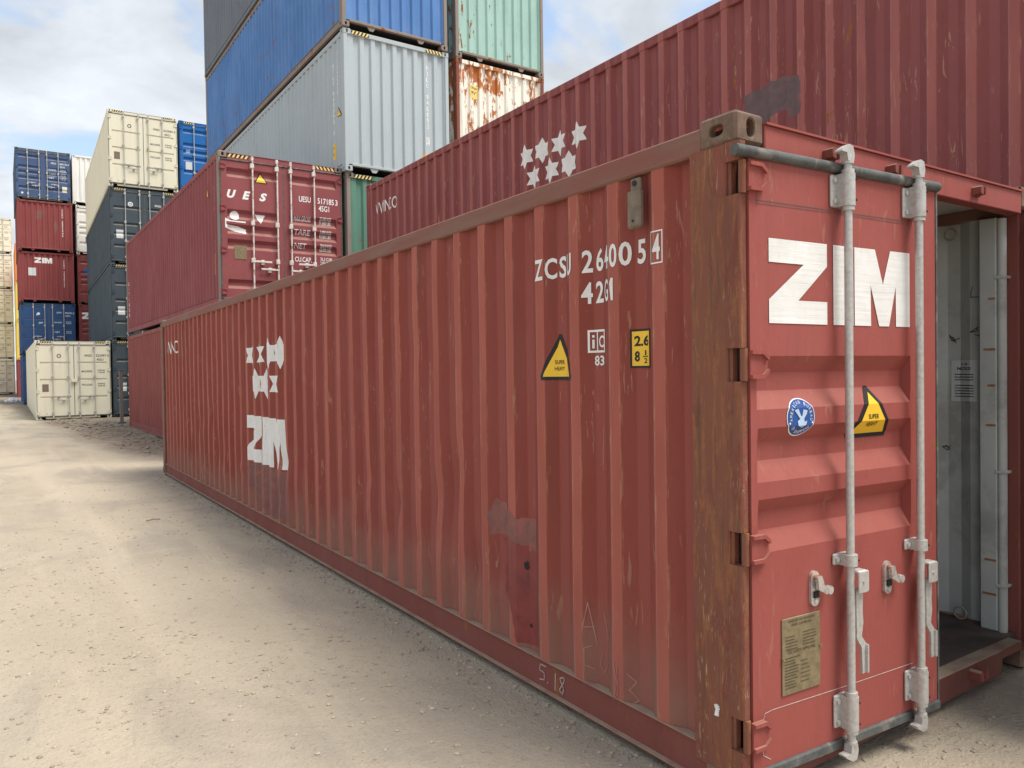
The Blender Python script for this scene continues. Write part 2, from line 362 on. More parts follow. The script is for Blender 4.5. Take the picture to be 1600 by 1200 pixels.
def text(sr, x, y, h, wd=None, bold=.02, align='l', shear=0.):
    """characters as flat faces; bottom at y, height h, optional total width"""
    key = (sr, bold, shear)
    if key not in TXT:
        cu = bpy.data.curves.new('lettering', 'FONT'); cu.body = sr; cu.offset = bold; cu.resolution_u = 3; cu.shear = shear
        o = bpy.data.objects.new('lettering', cu); COL.objects.link(o)
        dg = bpy.context.evaluated_depsgraph_get(); me = bpy.data.meshes.new_from_object(o.evaluated_get(dg))
        vs = [(v.co.x, v.co.y) for v in me.vertices]; fs = [tuple(q.vertices) for q in me.polygons]
        bpy.data.objects.remove(o); bpy.data.curves.remove(cu); bpy.data.meshes.remove(me)
        x0 = min(v[0] for v in vs); x1 = max(v[0] for v in vs); y0 = min(v[1] for v in vs); y1 = max(v[1] for v in vs)
        TXT[key] = ([((a-x0)/(y1-y0), (b-y0)/(y1-y0)) for a, b in vs], fs, (x1-x0)/(y1-y0))
    vs, fs, asp = TXT[key]
    W = wd if wd else asp*h; sx = W/asp
    ox = x if align == 'l' else (x-W/2 if align == 'c' else x-W)
    return [(ox+a*sx, y+b*h) for a, b in vs], fs
def tilt(sh, cx, cy, ang, sx=1., sy=1.):
    ca, sa = math.cos(ang), math.sin(ang)
    return [(cx+ca*a*sx-sa*b*sy, cy+sa*a*sx+ca*b*sy) for a, b in sh[0]], sh[1]
def vertical_text(sr, x, ytop, h, wd, gap=1.25):
    out = []
    for ch in sr:
        if ch != ' ': out.append(text(ch, x, ytop-h, h, wd if ch not in '1I' else wd*.4, align='c'))
        ytop -= h*gap
    return out
def drape(name, parent, surf, layers, off=.0025):
    """lays flat shapes (u,v) on a folded surface, cutting them along the folds"""
    V = []; F = []; MI = []; mats = []
    for li, (shapes, mat) in enumerate(layers):
        if isinstance(shapes, tuple): shapes = [shapes]
        if mat not in mats: mats.append(mat)
        bm = bmesh.new()
        for vs, fs in shapes:
            bv = [bm.verts.new((a, b, 0)) for a, b in vs]
            for q in fs:
                try: bm.faces.new([bv[i] for i in q])
                except ValueError: pass
        bmesh.ops.triangulate(bm, faces=[q for q in bm.faces if len(q.verts) > 4])
        us = [v.co.x for v in bm.verts]; vv = [v.co.y for v in bm.verts]
        for axis, folds, arr in ((0, surf['u'], us), (1, surf['v'], vv)):
            lo, hi = min(arr), max(arr)
            for k in folds:
                if lo+1e-5 < k < hi-1e-5:
                    co = (k, 0, 0) if axis == 0 else (0, k, 0); no = (1, 0, 0) if axis == 0 else (0, 1, 0)
                    bmesh.ops.bisect_plane(bm, geom=bm.verts[:]+bm.edges[:]+bm.faces[:], plane_co=co, plane_no=no, dist=1e-6)
        bm.verts.index_update(); o = len(V)
        V += [surf['map'](v.co.x, v.co.y, off+li*.0012) for v in bm.verts]
        for q in bm.faces: F.append(tuple(v.index+o for v in q.verts)); MI.append(mats.index(mat))
        bm.free()
    me = bpy.data.meshes.new(name); me.from_pydata(V, [], F)
    for m in mats: me.materials.append(M[m])
    me.polygons.foreach_set('material_index', MI); me.update()
    o = bpy.data.objects.new(name, me); COL.objects.link(o); o.parent = parent
    return o

# ------------------------------------------------------------------ container pieces
W0 = 2.438
def side_knots(L, yf):
    ks = []; k = yf-.278*3
    while k < L: ks += [(k-.068, .036), (k, 0), (k+.072, 0), (k+.140, .036)]; k += .278
    ks = [q for q in ks if .17 < q[0] < L-.17]
    return [(.12, ks[0][1])]+ks+[(L-.12, ks[-1][1])]
def interp(ks, y):
    if y <= ks[0][0]: return ks[0][1]
    for (a, b), (c, d) in zip(ks[:-1], ks[1:]):
        if y <= c: return b+(d-b)*(y-a)/(c-a)
    return ks[-1][1]
def end_knots(W=W0):
    ks = []; p = .2445; x = .13
    while x+p < W-.07: ks += [(x, .0), (x+.085, .0), (x+.085+.035, .042), (x+p-.035, .042)]; x += p
    ks += [(x, 0.)]
    return [(.08, 0.)]+ks+[(W-.08, 0.)]
SIDE_OUT = .014
DENTS = []           # (y, z, radius_y, radius_z, depth) on the nearest container
for i in range(58):
    DENTS.append((random.uniform(1.7, 10.2), random.uniform(.26, 1.15), random.uniform(.04, .14), random.uniform(.04, .18), random.uniform(-.016, .030)))
for i in range(8): DENTS.append((random.uniform(1.2, 11), random.uniform(1.0, 2.1), random.uniform(.1, .4), random.uniform(.1, .4), random.uniform(-.004, .009)))
def dent(y, z):
    d = 0.
    for a, b, ry, rz, k in DENTS:
        q = ((y-a)/ry)**2+((z-b)/rz)**2
        if q < 6: d += k*math.exp(-q)
    return d+.0035*noise.noise(Vector((y*1.3, z*1.6, 4.2)))
def side_mesh(L, H, yf, dents=False):
    ks = side_knots(L, yf)
    if dents:
        zs = [.165+(H-.10-.165)*i/44 for i in range(45)]
        kk = []
        for (a, b), (c, d) in zip(ks[:-1], ks[1:]): kk += [(a, b), ((a+c)/2, (b+d)/2)]
        ks2 = kk+[ks[-1]]
    else: zs = [.165, H-.10]; ks2 = ks
    mb = MB(); n = len(ks2); vs = []
    for z in zs:
        for y, d in ks2: vs.append((SIDE_OUT+d+(dent(y, z) if dents else 0), y, z))
    fs = [(j*n+i, j*n+i+1, (j+1)*n+i+1, (j+1)*n+i) for j in range(len(zs)-1) for i in range(n-1)]
    mb.add(vs, fs); return mb.mesh('side_wall')
def end_mesh(H):
    mb = MB(); ks = end_knots(); n = len(ks)
    mb.add([(x, .03+d, z) for z in (.15, H-.09) for x, d in ks], [(i, i+1, n+i+1, n+i) for i in range(n-1)]); return mb.mesh('end_wall')
def oval(cx, cy, a, b, n):        # stadium-like opening
    out = []
    for i in range(n):
        t = 2*math.pi*i/n; c, s = math.cos(t), math.sin(t)
        out.append((cx+a*math.copysign(abs(c)**.75, c), cy+b*math.copysign(abs(s)**.75, s)))
    return out
def casting_mesh():
    """corner fitting: x 0-.162 (outer face x=0), y 0-.178 (outer face y=0), z 0-.118; oval holes in outer, end and top faces"""
    mb = MB(); sx, sy, sz = .162, .178, .118; n = 20; e = .012
    def facehole(pt, w, h, cx, cy, a, b):
        per = []
        for i in range(n):
            t = 2*math.pi*i/n; c, s = math.cos(t), math.sin(t); k = min(1/max(abs(c), 1e-6), 1/max(abs(s), 1e-6))
            per.append((w/2+(w/2-e)*c*k, h/2+(h/2-e)*s*k))
        hole = oval(cx, cy, a, b, n); ins = oval(cx, cy, a*.86, b*.86, n)
        vs = [pt(p, q, 0) for p, q in per]+[pt(p, q, 0) for p, q in hole]+[pt(p, q, .004) for p, q in ins]+[pt(p, q, .045) for p, q in ins]
        fs = []
        for k in range(3): fs += [(k*n+i, k*n+(i+1) % n, (k+1)*n+(i+1) % n, (k+1)*n+i) for i in range(n)]
        mb.add(vs, fs, 0); mb.add([vs[3*n+i] for i in range(n)], [tuple(range(n))], 1)
        # square frame corners out to the face edge
        cs = [(e, e), (w-e, e), (w-e, h-e), (e, h-e)]
        for c0 in cs:
            near = sorted(range(n), key=lambda i: (per[i][0]-c0[0])**2+(per[i][1]-c0[1])**2)[:2]
            mb.add([pt(c0[0], c0[1], 0), vs[near[0]], vs[near[1]]], [(0, 1, 2)])
    facehole(lambda p, q, d: (d, p, q), sy, sz, .095, .060, .040, .026)
    facehole(lambda p, q, d: (p, d, q), sx, sz, .085, .060, .026, .040)
    facehole(lambda p, q, d: (p, q, sz-d), sx, sy, .085, .095, .030, .058)
    # bevelled shell strips, back faces and bottom
    X = [(0, e), (sx-e, sx)]
    def quad(*v): mb.add(v, [(0, 1, 2, 3)])
    quad((0, e, e), (e, 0, e), (e, 0, sz-e), (0, e, sz-e)); quad((0, e, sz-e), (0, sy-e, sz-e), (e, sy-e, sz), (e, e, sz)); quad((e, 0, sz-e), (sx-e, 0, sz-e), (sx-e, e, sz), (e, e, sz))
    mb.add([(0, e, sz-e), (e, 0, sz-e), (e, e, sz)], [(0, 1, 2)])
    quad((0, e, e), (0, sy-e, e), (e, sy-e, 0), (e, e, 0)); quad((e, 0, e), (sx-e, 0, e), (sx-e, e, 0), (e, e, 0)); mb.add([(0, e, e), (e, 0, e), (e, e, 0)], [(0, 1, 2)])
    quad((e, e, 0), (sx-e, e, 0), (sx-e, sy-e, 0), (e, sy-e, 0))
    quad((0, sy-e, e), (0, sy-e, sz-e), (e, sy, sz-e), (e, sy, e)); quad((sx-e, 0, e), (sx-e, 0, sz-e), (sx, e, sz-e), (sx, e, e))
    quad((e, sy, e), (sx-e, sy, e), (sx-e, sy, sz-e), (e, sy, sz-e)); quad((sx, e, e), (sx, sy-e, e), (sx, sy-e, sz-e), (sx, e, sz-e))
    quad((sx-e, sy, e), (sx, sy-e, e), (sx, sy-e, sz-e), (sx-e, sy, sz-e)); quad((e, sy, sz-e), (sx-e, sy, sz-e), (sx-e, sy-e, sz), (e, sy-e, sz)); quad((sx, e, sz-e), (sx, sy-e, sz-e), (sx-e, sy-e, sz), (sx-e, e, sz))
    return mb.mesh('corner_casting', 2)
def box_mesh(name, *a, **k): return MB().box(*a, **k).mesh(name)

# -------- doors
def door_rows(H, kind):
    """list of (z, recess) from bottom to top of the leaf"""
    z0, z1 = .13, H-.171
    if kind == 'hero': v = [(1.685, 1.623, 1.554, 1.485), (1.416, 1.359, 1.290, 1.213), (1.149, 1.094, 1.025, .948)]; dp = .040
    elif kind == 'ridge5':     # pressed bays of the faded maroon high cube
        s = H-.2; v = [(s-.10, s-.15, s-.22, s-.28)]+[(t, t-.06, t-.13, t-.19) for t in (s-.88, s-1.16, s-1.44)]+[(s-2.2, s-2.25, s-2.32, s-2.38)]; dp = .045
    elif kind == 'ridge': s = H-.2; v = [(s-t, s-t-.06, s-t-.12, s-t-.18) for t in (.12, .66, .94, 1.22, 1.72)]; dp = .045
    elif kind == 'grid': s = H-.2; v = [(s-t, s-t-.012, s-t-.03, s-t-.042) for t in (.62, 1.12, 1.62)]; dp = .02
    elif kind == 'flat3': s = H-.2; v = [(s-t, s-t-.02, s-t-.06, s-t-.08) for t in (.58, 1.2, 1.84)]; dp = .024
    elif kind == 'slate': s = H-.2; v = [(s-t, s-t-.05, s-t-.08, s-t-.13) for t in (.5, 1.12, 1.5, 1.95)]; dp = .035
    rows = [(z0, 0)]
    for a, b, c, d in sorted(v, key=lambda q: q[0]): rows += [(d, 0), (c, dp), (b, dp), (a, 0)]
    return rows+[(z1, 0)]
LEAF = 1.172
def door_surf(rows, s, iu0, iu1, w):
    def mp(u, v, off):
        t = abs(u); k = 0. if (t <= iu0 or t >= iu1) else min(1., (t-iu0)/.006, (iu1-t)/.006)
        return (u, interp(rows, v)*k-off, v)
    return {'map': mp, 'u': [s*a for a in (iu0, iu0+.006, iu1-.006, iu1)], 'v': [z for z, d in rows]}
def leaf_mesh(rows, s, iu0, iu1, w):
    us = [(0, 0), (iu0, 0), (iu0+.006, 1), (iu1-.006, 1), (iu1, 0), (w, 0)]; n = len(us); mb = MB()
    vs = [(s*u, d*k, z) for z, d in rows for u, k in us]; m = len(rows)
    fs = [(j*n+i, j*n+i+1, (j+1)*n+i+1, (j+1)*n+i) for j in range(m-1) for i in range(n-1)]
    z0, z1 = rows[0][0], rows[-1][0]; T = .05
    mb.add(vs, fs)
    mb.add([(0, 0, z0), (s*w, 0, z0), (s*w, 0, z1), (0, 0, z1), (0, T, z0), (s*w, T, z0), (s*w, T, z1), (0, T, z1)],
           [(4, 5, 6, 7), (0, 1, 5, 4), (3, 2, 6, 7), (0, 3, 7, 4), (1, 2, 6, 5)])
    return mb.mesh('door')
def cam_head(mb, u, y, z, up):
    """hooked cam at the end of a lock rod"""
    k = 1 if up else -1
    mb.cyl((u, y, z), (u, y, z+k*.05), .016, 10); mb.cyl((u, y, z+k*.05), (u, y, z+k*.06), .022, 10)
    pr = [(-.020, .060), (.016, .060), (.020, .085), (.012, .118), (-.012, .124), (-.055, .100), (-.058, .092), (-.026, .090)]
    mb.prism(pr, lambda a, b, t: (u+a, y+t, z+k*b), -.017, .017)
def rod_mesh(u, z0, z1, y=-.045, hero=False):
    mb = MB(); mb.cyl((u, y, z0), (u, y, z1), .0160, 14)
    if hero:
        cam_head(mb, u, y, z1, True); cam_head(mb, u, y, z0, False)
        for z in (z1+.02, z1-.125, z0-.01, z0+.14): mb.cyl((u, y, z-.008), (u, y, z+.008), .0245, 14)
    else:
        for z, k in ((z1, 1), (z0, -1)): mb.box(u-.03, u+.02, y-.02, y+.02, min(z, z+k*.08), max(z, z+k*.08), .008)
        for z in (z1-.10, z0+.12, (z0*.45+z1*.55), (z0*.72+z1*.28)): mb.box(u-.045, u+.026, y-.024, .0, z-.045, z+.045, .008)
    return mb.mesh('lock_rod')
def bracket_mesh(u, z, h, y=-.045):
    mb = MB()
    mb.box(u-.058, u-.018, -.014, .0, z-h/2, z+h/2, .005)          # bolted flange
    n = 14                                                            # saddle round the rod
    prf = [(u+.0275*math.sin(t), y-.0275*math.cos(t)) for t in [(-.5+i/(n-1))*math.pi*1.0 for i in range(n)]]
    prf = [(u-.0275, -.001)]+prf+[(u+.0275, -.001)]
    mb.prism(prf, lambda a, b, t: (a, b, t), z-h/2, z+h/2)
    zs = (z-h*.32, z+h*.32) if h > .06 else (z,)
    for q in zs:
        mb.cyl((u-.041, -.013, q), (u-.041, -.021, q), .0105, 10); mb.cyl((u+.018, y-.022, q), (u+.021, y-.026, q), .005, 8, 1)
    return mb.mesh('rod_bracket', 2)
def hinge_mesh(s):
    mb = MB(); h = .052
    pl = [(-.012, -h), (.050, -h), (.078, -h*.55), (.078, h*.45), (.050, h), (-.012, h)]
    mb.prism(pl, lambda a, b, t: (s*a, t, b), -.012, .0)
    for k in (-1, 1):                                                # raised ribs along the blade
        mb.prism([(-.012, k*h), (.050, k*h), (.080, k*h*.5), (.074, k*h*.3), (.046, k*h*.72), (-.012, k*h*.74)], lambda a, b, t: (s*a, t, b), -.024, -.011)
    mb.cyl((-s*.022, .010, -h-.008), (-s*.022, .010, h+.008), .014, 12, 1)
    return mb.mesh('hinge', 2)
def handle_mesh(u, z, y=-.045):
    mb = MB()
    mb.box(u+.008, u+.068, y-.034, y-.026, z-.045, z+.045, .004); mb.box(u+.064, u+.074, y-.032, y+.012, z-.040, z+.040, .003); mb.box(u+.01, u+.064, y-.026, y+.010, z+.034, z+.045, .003)
    mb.cyl((u+.036, y-.038, z), (u+.036, y-.024, z), .006, 8)
    p = [(u+.018, z-.03), (u+.062, z-.03), (u+.058, z-.12), (u+.062, z-.17), (u+.052, z-.225), (u+.082, z-.262), (u+.086, z-.375), (u+.056, z-.378), (u+.052, z-.272), (u+.022, z-.232)]
    mb.prism(p, lambda a, b, t: (a, t, b), y-.012, y-.002)
    mb.box(u+.076, u+.084, y-.022, y-.010, z-.375, z-.262); return mb.mesh('handle')
def catch_mesh(u, z):
    mb = MB(); n = 18
    pts = [(u+.024*math.cos(2*math.pi*i/n), z+(.045 if math.sin(2*math.pi*i/n) > 0 else -.045)+.024*math.sin(2*math.pi*i/n)) for i in range(n)]
    mb.prism(pts, lambda a, b, t: (a, t, b), -.012, .0); 
    mb.prism([(u-.012, z+.050), (u+.014, z+.052), (u+.030, z+.010), (u+.072, z+.002), (u+.074, z-.018), (u+.040, z-.024), (u-.004, z+.0)], lambda a, b, t: (a, t, b), -.034, -.020)
    mb.cyl((u+.062, -.036, z-.010), (u+.062, -.018, z-.010), .017, 14); mb.cyl((u+.0, -.026, z+.045), (u+.0, -.008, z+.045), .012, 10, 1)
    mb.box(u-.012, u+.014, -.020, -.010, z-.035, z-.010, m=2); mb.cyl((u, -.018, z-.048), (u, -.010, z-.048), .008, 8)
    return mb.mesh('handle_catch', 3)
def gasket_mesh(w, s, z0, z1, hero=False):
    mb = MB(); rg = .022 if hero else .014
    a = -.075 if hero else .0
    mb.cyl((s*a, -.004, z1+.012), (s*(w+.012), -.004, z1+.012), rg, 10)
    mb.box(s*a, s*(w+.012), -.012, .012, z0-.030, z0+.012, bev=.006)
    mb.box(s*(w+.001), s*(w+.012), -.004, .046, z0, z1)
    if not hero: mb.box(s*-.012, s*-.002, -.004, .046, z0, z1)
    return mb.mesh('gasket')

def make_door(root, H, s, kind, mats, ang=0., detail=1, rods=(.39, .90), handle=True):
    """door leaf hinged at its outer edge; s=+1 left leaf, -1 right leaf"""
    rows = door_rows(H, kind); w = LEAF; iu0, iu1 = (.032, .985) if kind == 'hero' else (.10, 1.06)
    hx = .045 if s > 0 else W0-.045
    d = obj('door', cached(('leaf', H, kind, s), lambda: leaf_mesh(rows, s, iu0, iu1, w)), mats['door'], root, (hx, -.02, 0), -s*ang)
    z0, z1 = rows[0][0], rows[-1][0]
    obj('gasket', cached(('gk', H, s, detail), lambda: gasket_mesh(w, s, z0, z1, detail > 1)), 'rubber', d)
    for u in rods:
        u = u*s
        obj('lock_rod', cached(('rod', H, u, detail), lambda: rod_mesh(u, z0+(.065 if detail > 1 else 0), z1+(-.03 if detail > 1 else .035), hero=detail > 1)), mats.get('rod', 'galv'), d)
        if detail > 1:
            for z, h in ((z1-.082, .128), (z0+.13, .132), (.872, .045)): obj('rod_bracket', cached(('rb', u, z), lambda: bracket_mesh(u, z, h)), ['galv', 'black'], d)
            obj('handle', cached(('hd', u), lambda: handle_mesh(u, .785-.03*(u > .7))), 'galv', d)
        elif handle:
            def hm():
                mb = MB(); k = .34*(1 if u*s < .6 else -1)*s; zz = z0+.72-.14*(abs(u) > .6)
                mb.box(min(u, u+k), max(u, u+k), -.07, -.055, zz-.018, zz+.018, .004); mb.box(u+k*.5-.03, u+k*.5+.03, -.055, .0, zz-.06, zz+.035, .006); return mb.mesh('handle')
            obj('handle', cached(('hm', H, u), hm), mats.get('rod', 'galv'), d)
    if detail > 1:
        for u, z in ((.337, .775), (.802, .75)): obj('handle_catch', cached(('ct', u), lambda: catch_mesh(u, z)), ['steel', 'rust_scar', 'black'], d)
    hz = (.274, .971, 1.653, 2.342) if detail > 1 else [z0+.12+(z1-z0-.24)*i/3 for i in range(4)]
    for z in hz: obj('hinge', cached(('hinge', s), lambda: hinge_mesh(s)), [mats['door'], 'post' if detail > 1 else mats['door']], d, (0, 0, z))
    return d, door_surf(rows, s, iu0, iu1, w)

def hazard_mesh(H, flip):
    mb = MB(); x0, x1 = .175, .56; zt, zb = H-.034, H-.104; n = 5; dx = (x1-x0)/n
    mb.box(x0, x1, -.0035, -.001, zb, zt, m=0)
    for i in range(n):
        a = x0+dx*i; p = [(a, zb), (a+dx*.5, zb), (a+dx*1.0, zt), (a+dx*.5, zt)]
        mb.prism([(min(x, x1), z) for x, z in p], lambda q, z, t: (q, t, z), -.006, -.0035, 1)
    me = mb.mesh('hazard_stripe', 2)
    if flip:
        for v in me.vertices: v.co.x = W0-v.co.x
    return me

GROUP = 'shipping containers standing in the yard'
def container(label, loc, mat, L=12.192, H=2.896, near='wall', yaw=0., pitch=0., yf=.33, door_kind='flat3', frame_mat=None, post_mat=None, detail=1, rods=(.50, 1.0), hazard=False, door_mat=None, ang=(0, 0), handle=True, end_mat=None, rod_mat='galv'):
    root = bpy.data.objects.new('shipping_container', None); COL.objects.link(root); root.empty_display_size = .3
    root.location = loc; root.rotation_euler = (pitch, 0, yaw); tag(root, label, 'container', GROUP)
    fm = frame_mat or mat; pm = post_mat or fm; hero = detail > 1
    # walls
    l = obj('side_wall', cached(('side', L, H, yf, hero), lambda: side_mesh(L, H, yf, hero)), mat, root)
    rmesh = cached(('side', L, H, yf, False), lambda: side_mesh(L, H, yf)); obj('side_wall', rmesh, mat, root, (W0, 0, 0), 0, (-1, 1, 1))
    em = cached(('end', H), lambda: end_mesh(H))
    obj('end_wall', em, end_mat or mat, root, (W0, L, 0), math.pi)
    if near == 'wall': obj('end_wall', em, end_mat or mat, root)
    obj('roof', cached(('roof', L, H), lambda: box_mesh('roof', .03, W0-.03, .03, L-.03, H-.05, H-.036)), mat, root)
    obj('floor', cached(('floor', L), lambda: box_mesh('floor', .05, W0-.05, .07, L-.05, .125, .163)), 'floor' if hero else 'gapdark', root)
    # rails
    tr = cached(('tr', L, H), lambda: box_mesh('top_rail', .006, .066, .166, L-.166, H-.126, H-.026, bev=.008))
    br = cached(('br', L), lambda: MB().box(.022, .056, .166, L-.166, .024, .166).box(.006, .056, .166, L-.166, .1655, .173, bev=.002).box(-.004, .056, .18, L-.18, .016, .0245, bev=.002).mesh('bottom_rail'))
    for k in (0, 1):
        a = dict(loc=(W0 if k else 0, 0, 0), scale=(-1, 1, 1) if k else None)
        obj('top_rail', tr, 'toprail' if hero else fm, root, **a); obj('bottom_rail', br, 'red_rail' if hero else fm, root, **a)
    # posts
    pn = cached(('post', H, near == 'door'), lambda: box_mesh('corner_post', .006, .043 if near == 'door' else .09, .006, .165, .11, H-.11, bev=.008))
    pf = cached(('postf', H), lambda: box_mesh('corner_post', .006, .09, -.165, -.006, .11, H-.11, bev=.008))
    for k in (0, 1):
        sc = (-1, 1, 1) if k else None
        if not hero: obj('corner_post', pn, pm, root, (W0*k, 0, 0), 0, sc)
        obj('corner_post', pf, 'toprail' if hero else pm, root, (W0*k, L, 0), 0, sc)
    # end rails
    obj('top_end_rail', cached(('ter', H), lambda: box_mesh('top_end_rail', .16, W0-.16, -.066, -.008, H-.112, H-.022, bev=.006)), fm, root, (0, L, 0))
    obj('bottom_end_rail', cached('ber', lambda: box_mesh('bottom_end_rail', .16, W0-.16, -.09, -.008, .115, .168, bev=.006)), fm, root, (0, L, 0))
    if near == 'wall':
        obj('top_end_rail', cached(('ter2', H), lambda: box_mesh('top_end_rail', .16, W0-.16, .008, .066, H-.112, H-.022, bev=.006)), fm, root)
        obj('bottom_end_rail', cached('ber2', lambda: MB().box(.16, W0-.16, .008, .09, .115, .168, bev=.006).prism([(.55, .116), (.75, .116), (.69, .03), (.61, .03)], lambda a, b, t: (a, t, b), .03, .05).prism([(1.69, .116), (1.89, .116), (1.83, .03), (1.75, .03)], lambda a, b, t: (a, t, b), .03, .05).mesh('bottom_end_rail')), fm, root)
    else:
        obj('door_header', cached(('hdr', H), lambda: MB().box(.163, W0-.163, -.002, .07, H-.150, H-.034, bev=.004).box(.163, W0-.163, -.012, .068, H-.0345, H-.026).mesh('door_header')), fm if not hero else 'red_door', root)
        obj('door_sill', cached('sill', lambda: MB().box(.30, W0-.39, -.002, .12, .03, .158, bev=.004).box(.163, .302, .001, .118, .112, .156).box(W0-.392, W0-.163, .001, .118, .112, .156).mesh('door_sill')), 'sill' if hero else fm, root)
    # castings
    cm = cached('cast', casting_mesh); cmat = ['casting' if hero else pm, 'gapdark']
    for kx in (0, 1):
        for ky in (0, 1):
            for kz in (0, 1):
                obj('corner_casting', cm, cmat, root, (W0*kx, L*ky, H*kz), 0, (-1 if kx else 1, -1 if ky else 1, 1 if kz else 1) if True else None).location.z = (H-.118) if kz else 0
    if hazard:
        for k in (0, 1): obj('hazard_stripe', cached(('hzd', H, k), lambda: hazard_mesh(H, k)), ['black', 'yellowf'], root)
    doors = None
    if near == 'door':
        dm = {'door': door_mat or mat, 'rod': rod_mat}
        doors = [make_door(root, H, s, door_kind, dm, R(ang[i]), detail, rods, handle) for i, s in enumerate((1, -1))]
    ks = side_knots(L, yf); ek = end_knots()
    zf = [.165+(H-.10-.165)*i/44 for i in range(45)] if hero else []
    root_s = {'map': lambda u, v, off: (SIDE_OUT+interp(ks, -u)+(dent(-u, v) if hero else 0)-off, -u, v), 'u': [-k for k, d in ks], 'v': zf}
    root_e = {'map': lambda u, v, off: (u, .03+interp(ek, u)-off, v), 'u': [k for k, d in ek], 'v': []}
    return root, root_s, root_e, doors

# ------------------------------------------------------------------ ground
def gz(x, y):
    pts = ((-400, 0), (13, 0), (25, .085), (30.5, .13), (44, .31), (58, .33), (65, .49), (90, .8), (400, 1.0))
    z = 0
    for (a, b), (c, d) in zip(pts[:-1], pts[1:]):
        if y <= c:
            t = (y-a)/(c-a); t = max(0, min(1, t)); z = b+(d-b)*t; break
    n = noise.noise(Vector((x*.45, y*.45, 0)))*.010+noise.noise(Vector((x*1.6, y*1.1, 3)))*.009+noise.noise(Vector((x*5, y*4, 5)))*.005+noise.noise(Vector((x*12, y*10, 7)))*.004
    near = max(0., min(1., (-.15-x)/1.2)) if -1 < y < 13 else 1.
    m = mud_mask(x, y)
    if -6 < x < 0 and -2 < y < 40: z -= .014*rut(x, y)
    return z-.012+n*near*.9-.006*(1-near)+m*(.02*noise.noise(Vector((x*2.2, y*2.2, 9)))+.018*noise.noise(Vector((x*6, y*5, 2))))
def mud_mask(x, y):
    if y < 12: return 0.
    xb = -.35-.075*(y-15)+.35*noise.noise(Vector((x*.7, y*.5, 8)))
    return max(0., min(1., (x-xb)/.7))*max(0., min(1., (y-13)/3.5))
def rut(x, y):
    k = 0.
    for x0, sl, w_ in ((-1.25, -.035, .15), (-2.95, -.035, .16), (-2.0, -.10, .13), (-3.6, -.10, .13)):
        d = (x-(x0+sl*y+.12*noise.noise(Vector((y*.25, x0, 0)))))/w_
        k = max(k, math.exp(-d*d)*max(0, min(1, .55+noise.noise(Vector((x*.6, y*.35, 11))))))
    return k
def axis(lo, a, b, hi, step):
    v = []; t = a
    while t <= b+1e-6: v.append(t); t += step
    s = step; t = b
    while t < hi: s *= 1.35; t = min(hi, t+s); v.append(t)
    s = step; t = a; pre = []
    while t > lo: s *= 1.35; t = max(lo, t-s); pre.append(t)
    return pre[::-1]+v
XS = axis(-500, -5.2, 2.8, 500, .05); YS = axis(-400, -1.6, 8, 8, .05)[:-1]+axis(8, 8, 34, 900, .11)
vs = [(x, y, gz(x, y)) for y in YS for x in XS]; nx = len(XS)
fs = [(j*nx+i, j*nx+i+1, (j+1)*nx+i+1, (j+1)*nx+i) for j in range(len(YS)-1) for i in range(nx-1)]
gm = bpy.data.meshes.new('ground'); gm.from_pydata(vs, [], fs)
att = gm.attributes.new('soil', 'FLOAT', 'POINT'); att.data.foreach_set('value', [mud_mask(x, y) for y in YS for x in XS])
att2 = gm.attributes.new('rut', 'FLOAT', 'POINT'); att2.data.foreach_set('value', [rut(x, y) if -6 < x < 0 and -2 < y < 40 else 0. for y in YS for x in XS])
gm.polygons.foreach_set('use_smooth', [True]*len(fs)); gm.update()
def ground_mat():
    b = NB('packed_dirt')
    big = b.ramp(b.noise(.33, 5, .6, .4, b.map((1, .55, 1))), .36, .64)
    c = b.mix(big, (.435, .372, .282), (.53, .455, .345))
    gry = b.ramp(b.noise(.8, 7, .66, .6, b.map((1, .6, 1), (5, 2, 0))), .46, .64)
    c = b.mix(b.math('MULTIPLY', gry, .75), c, (.365, .315, .255))
    trk = b.ramp(b.noise(1, 5, .6, .25, b.map((2.6, .16, 1), (2, 7, 0))), .52, .66)
    c = b.mix(b.math('MULTIPLY', trk, .35), c, (.58, .495, .37))
    sp = b.ramp(b.noise(17, 8, .8), .52, .68); c = b.mix(b.math('MULTIPLY', sp, .5), c, (.32, .265, .20))
    sp3 = b.ramp(b.noise(48, 6, .8, .3, b.map((1, 1, 1), (8, 2, 0))), .56, .66); c = b.mix(b.math('MULTIPLY', sp3, .6), c, (.27, .22, .168))
    sp2 = b.ramp(b.noise(60, 4, .7, 0, b.map((1, 1, 1), (3, 1, 0))), .60, .70); c = b.mix(b.math('MULTIPLY', sp2, .45), c, (.62, .54, .42))
    rt_ = b.n('ShaderNodeAttribute', attribute_name='rut')
    c = b.mix(b.math('MULTIPLY', rt_.outputs['Fac'], .55), c, (.54, .465, .36))
    at = b.n('ShaderNodeAttribute', attribute_name='soil')
    mm = b.math('MULTIPLY', at.outputs['Fac'], b.ramp(b.noise(1.8, 6, .65, .3), .25, .6, .45, 1.))
    c = b.mix(mm, c, b.mix(b.ramp(b.noise(5, 6, .7), .35, .65), (.19, .15, .112), (.33, .27, .205)))
    h = b.math('ADD', b.math('MULTIPLY', b.noise(8, 9, .75), 1.6), b.math('MULTIPLY', b.noise(34, 6, .7), .5))
    vor = b.n('ShaderNodeTexVoronoi'); vor.inputs['Scale'].default_value = 42; b.l(b.co, vor.inputs['Vector'])
    h = b.math('ADD', h, b.math('MULTIPLY', b.ramp(vor.outputs['Distance'], .1, .5, 1, 0), .22))
    h = b.math('ADD', h, b.math('MULTIPLY', b.noise(95, 5, .75), .3))
    b.bump(h, .65, .035)
    return b.fin(c, .93, 0, .2)
M['dirt'] = ground_mat()
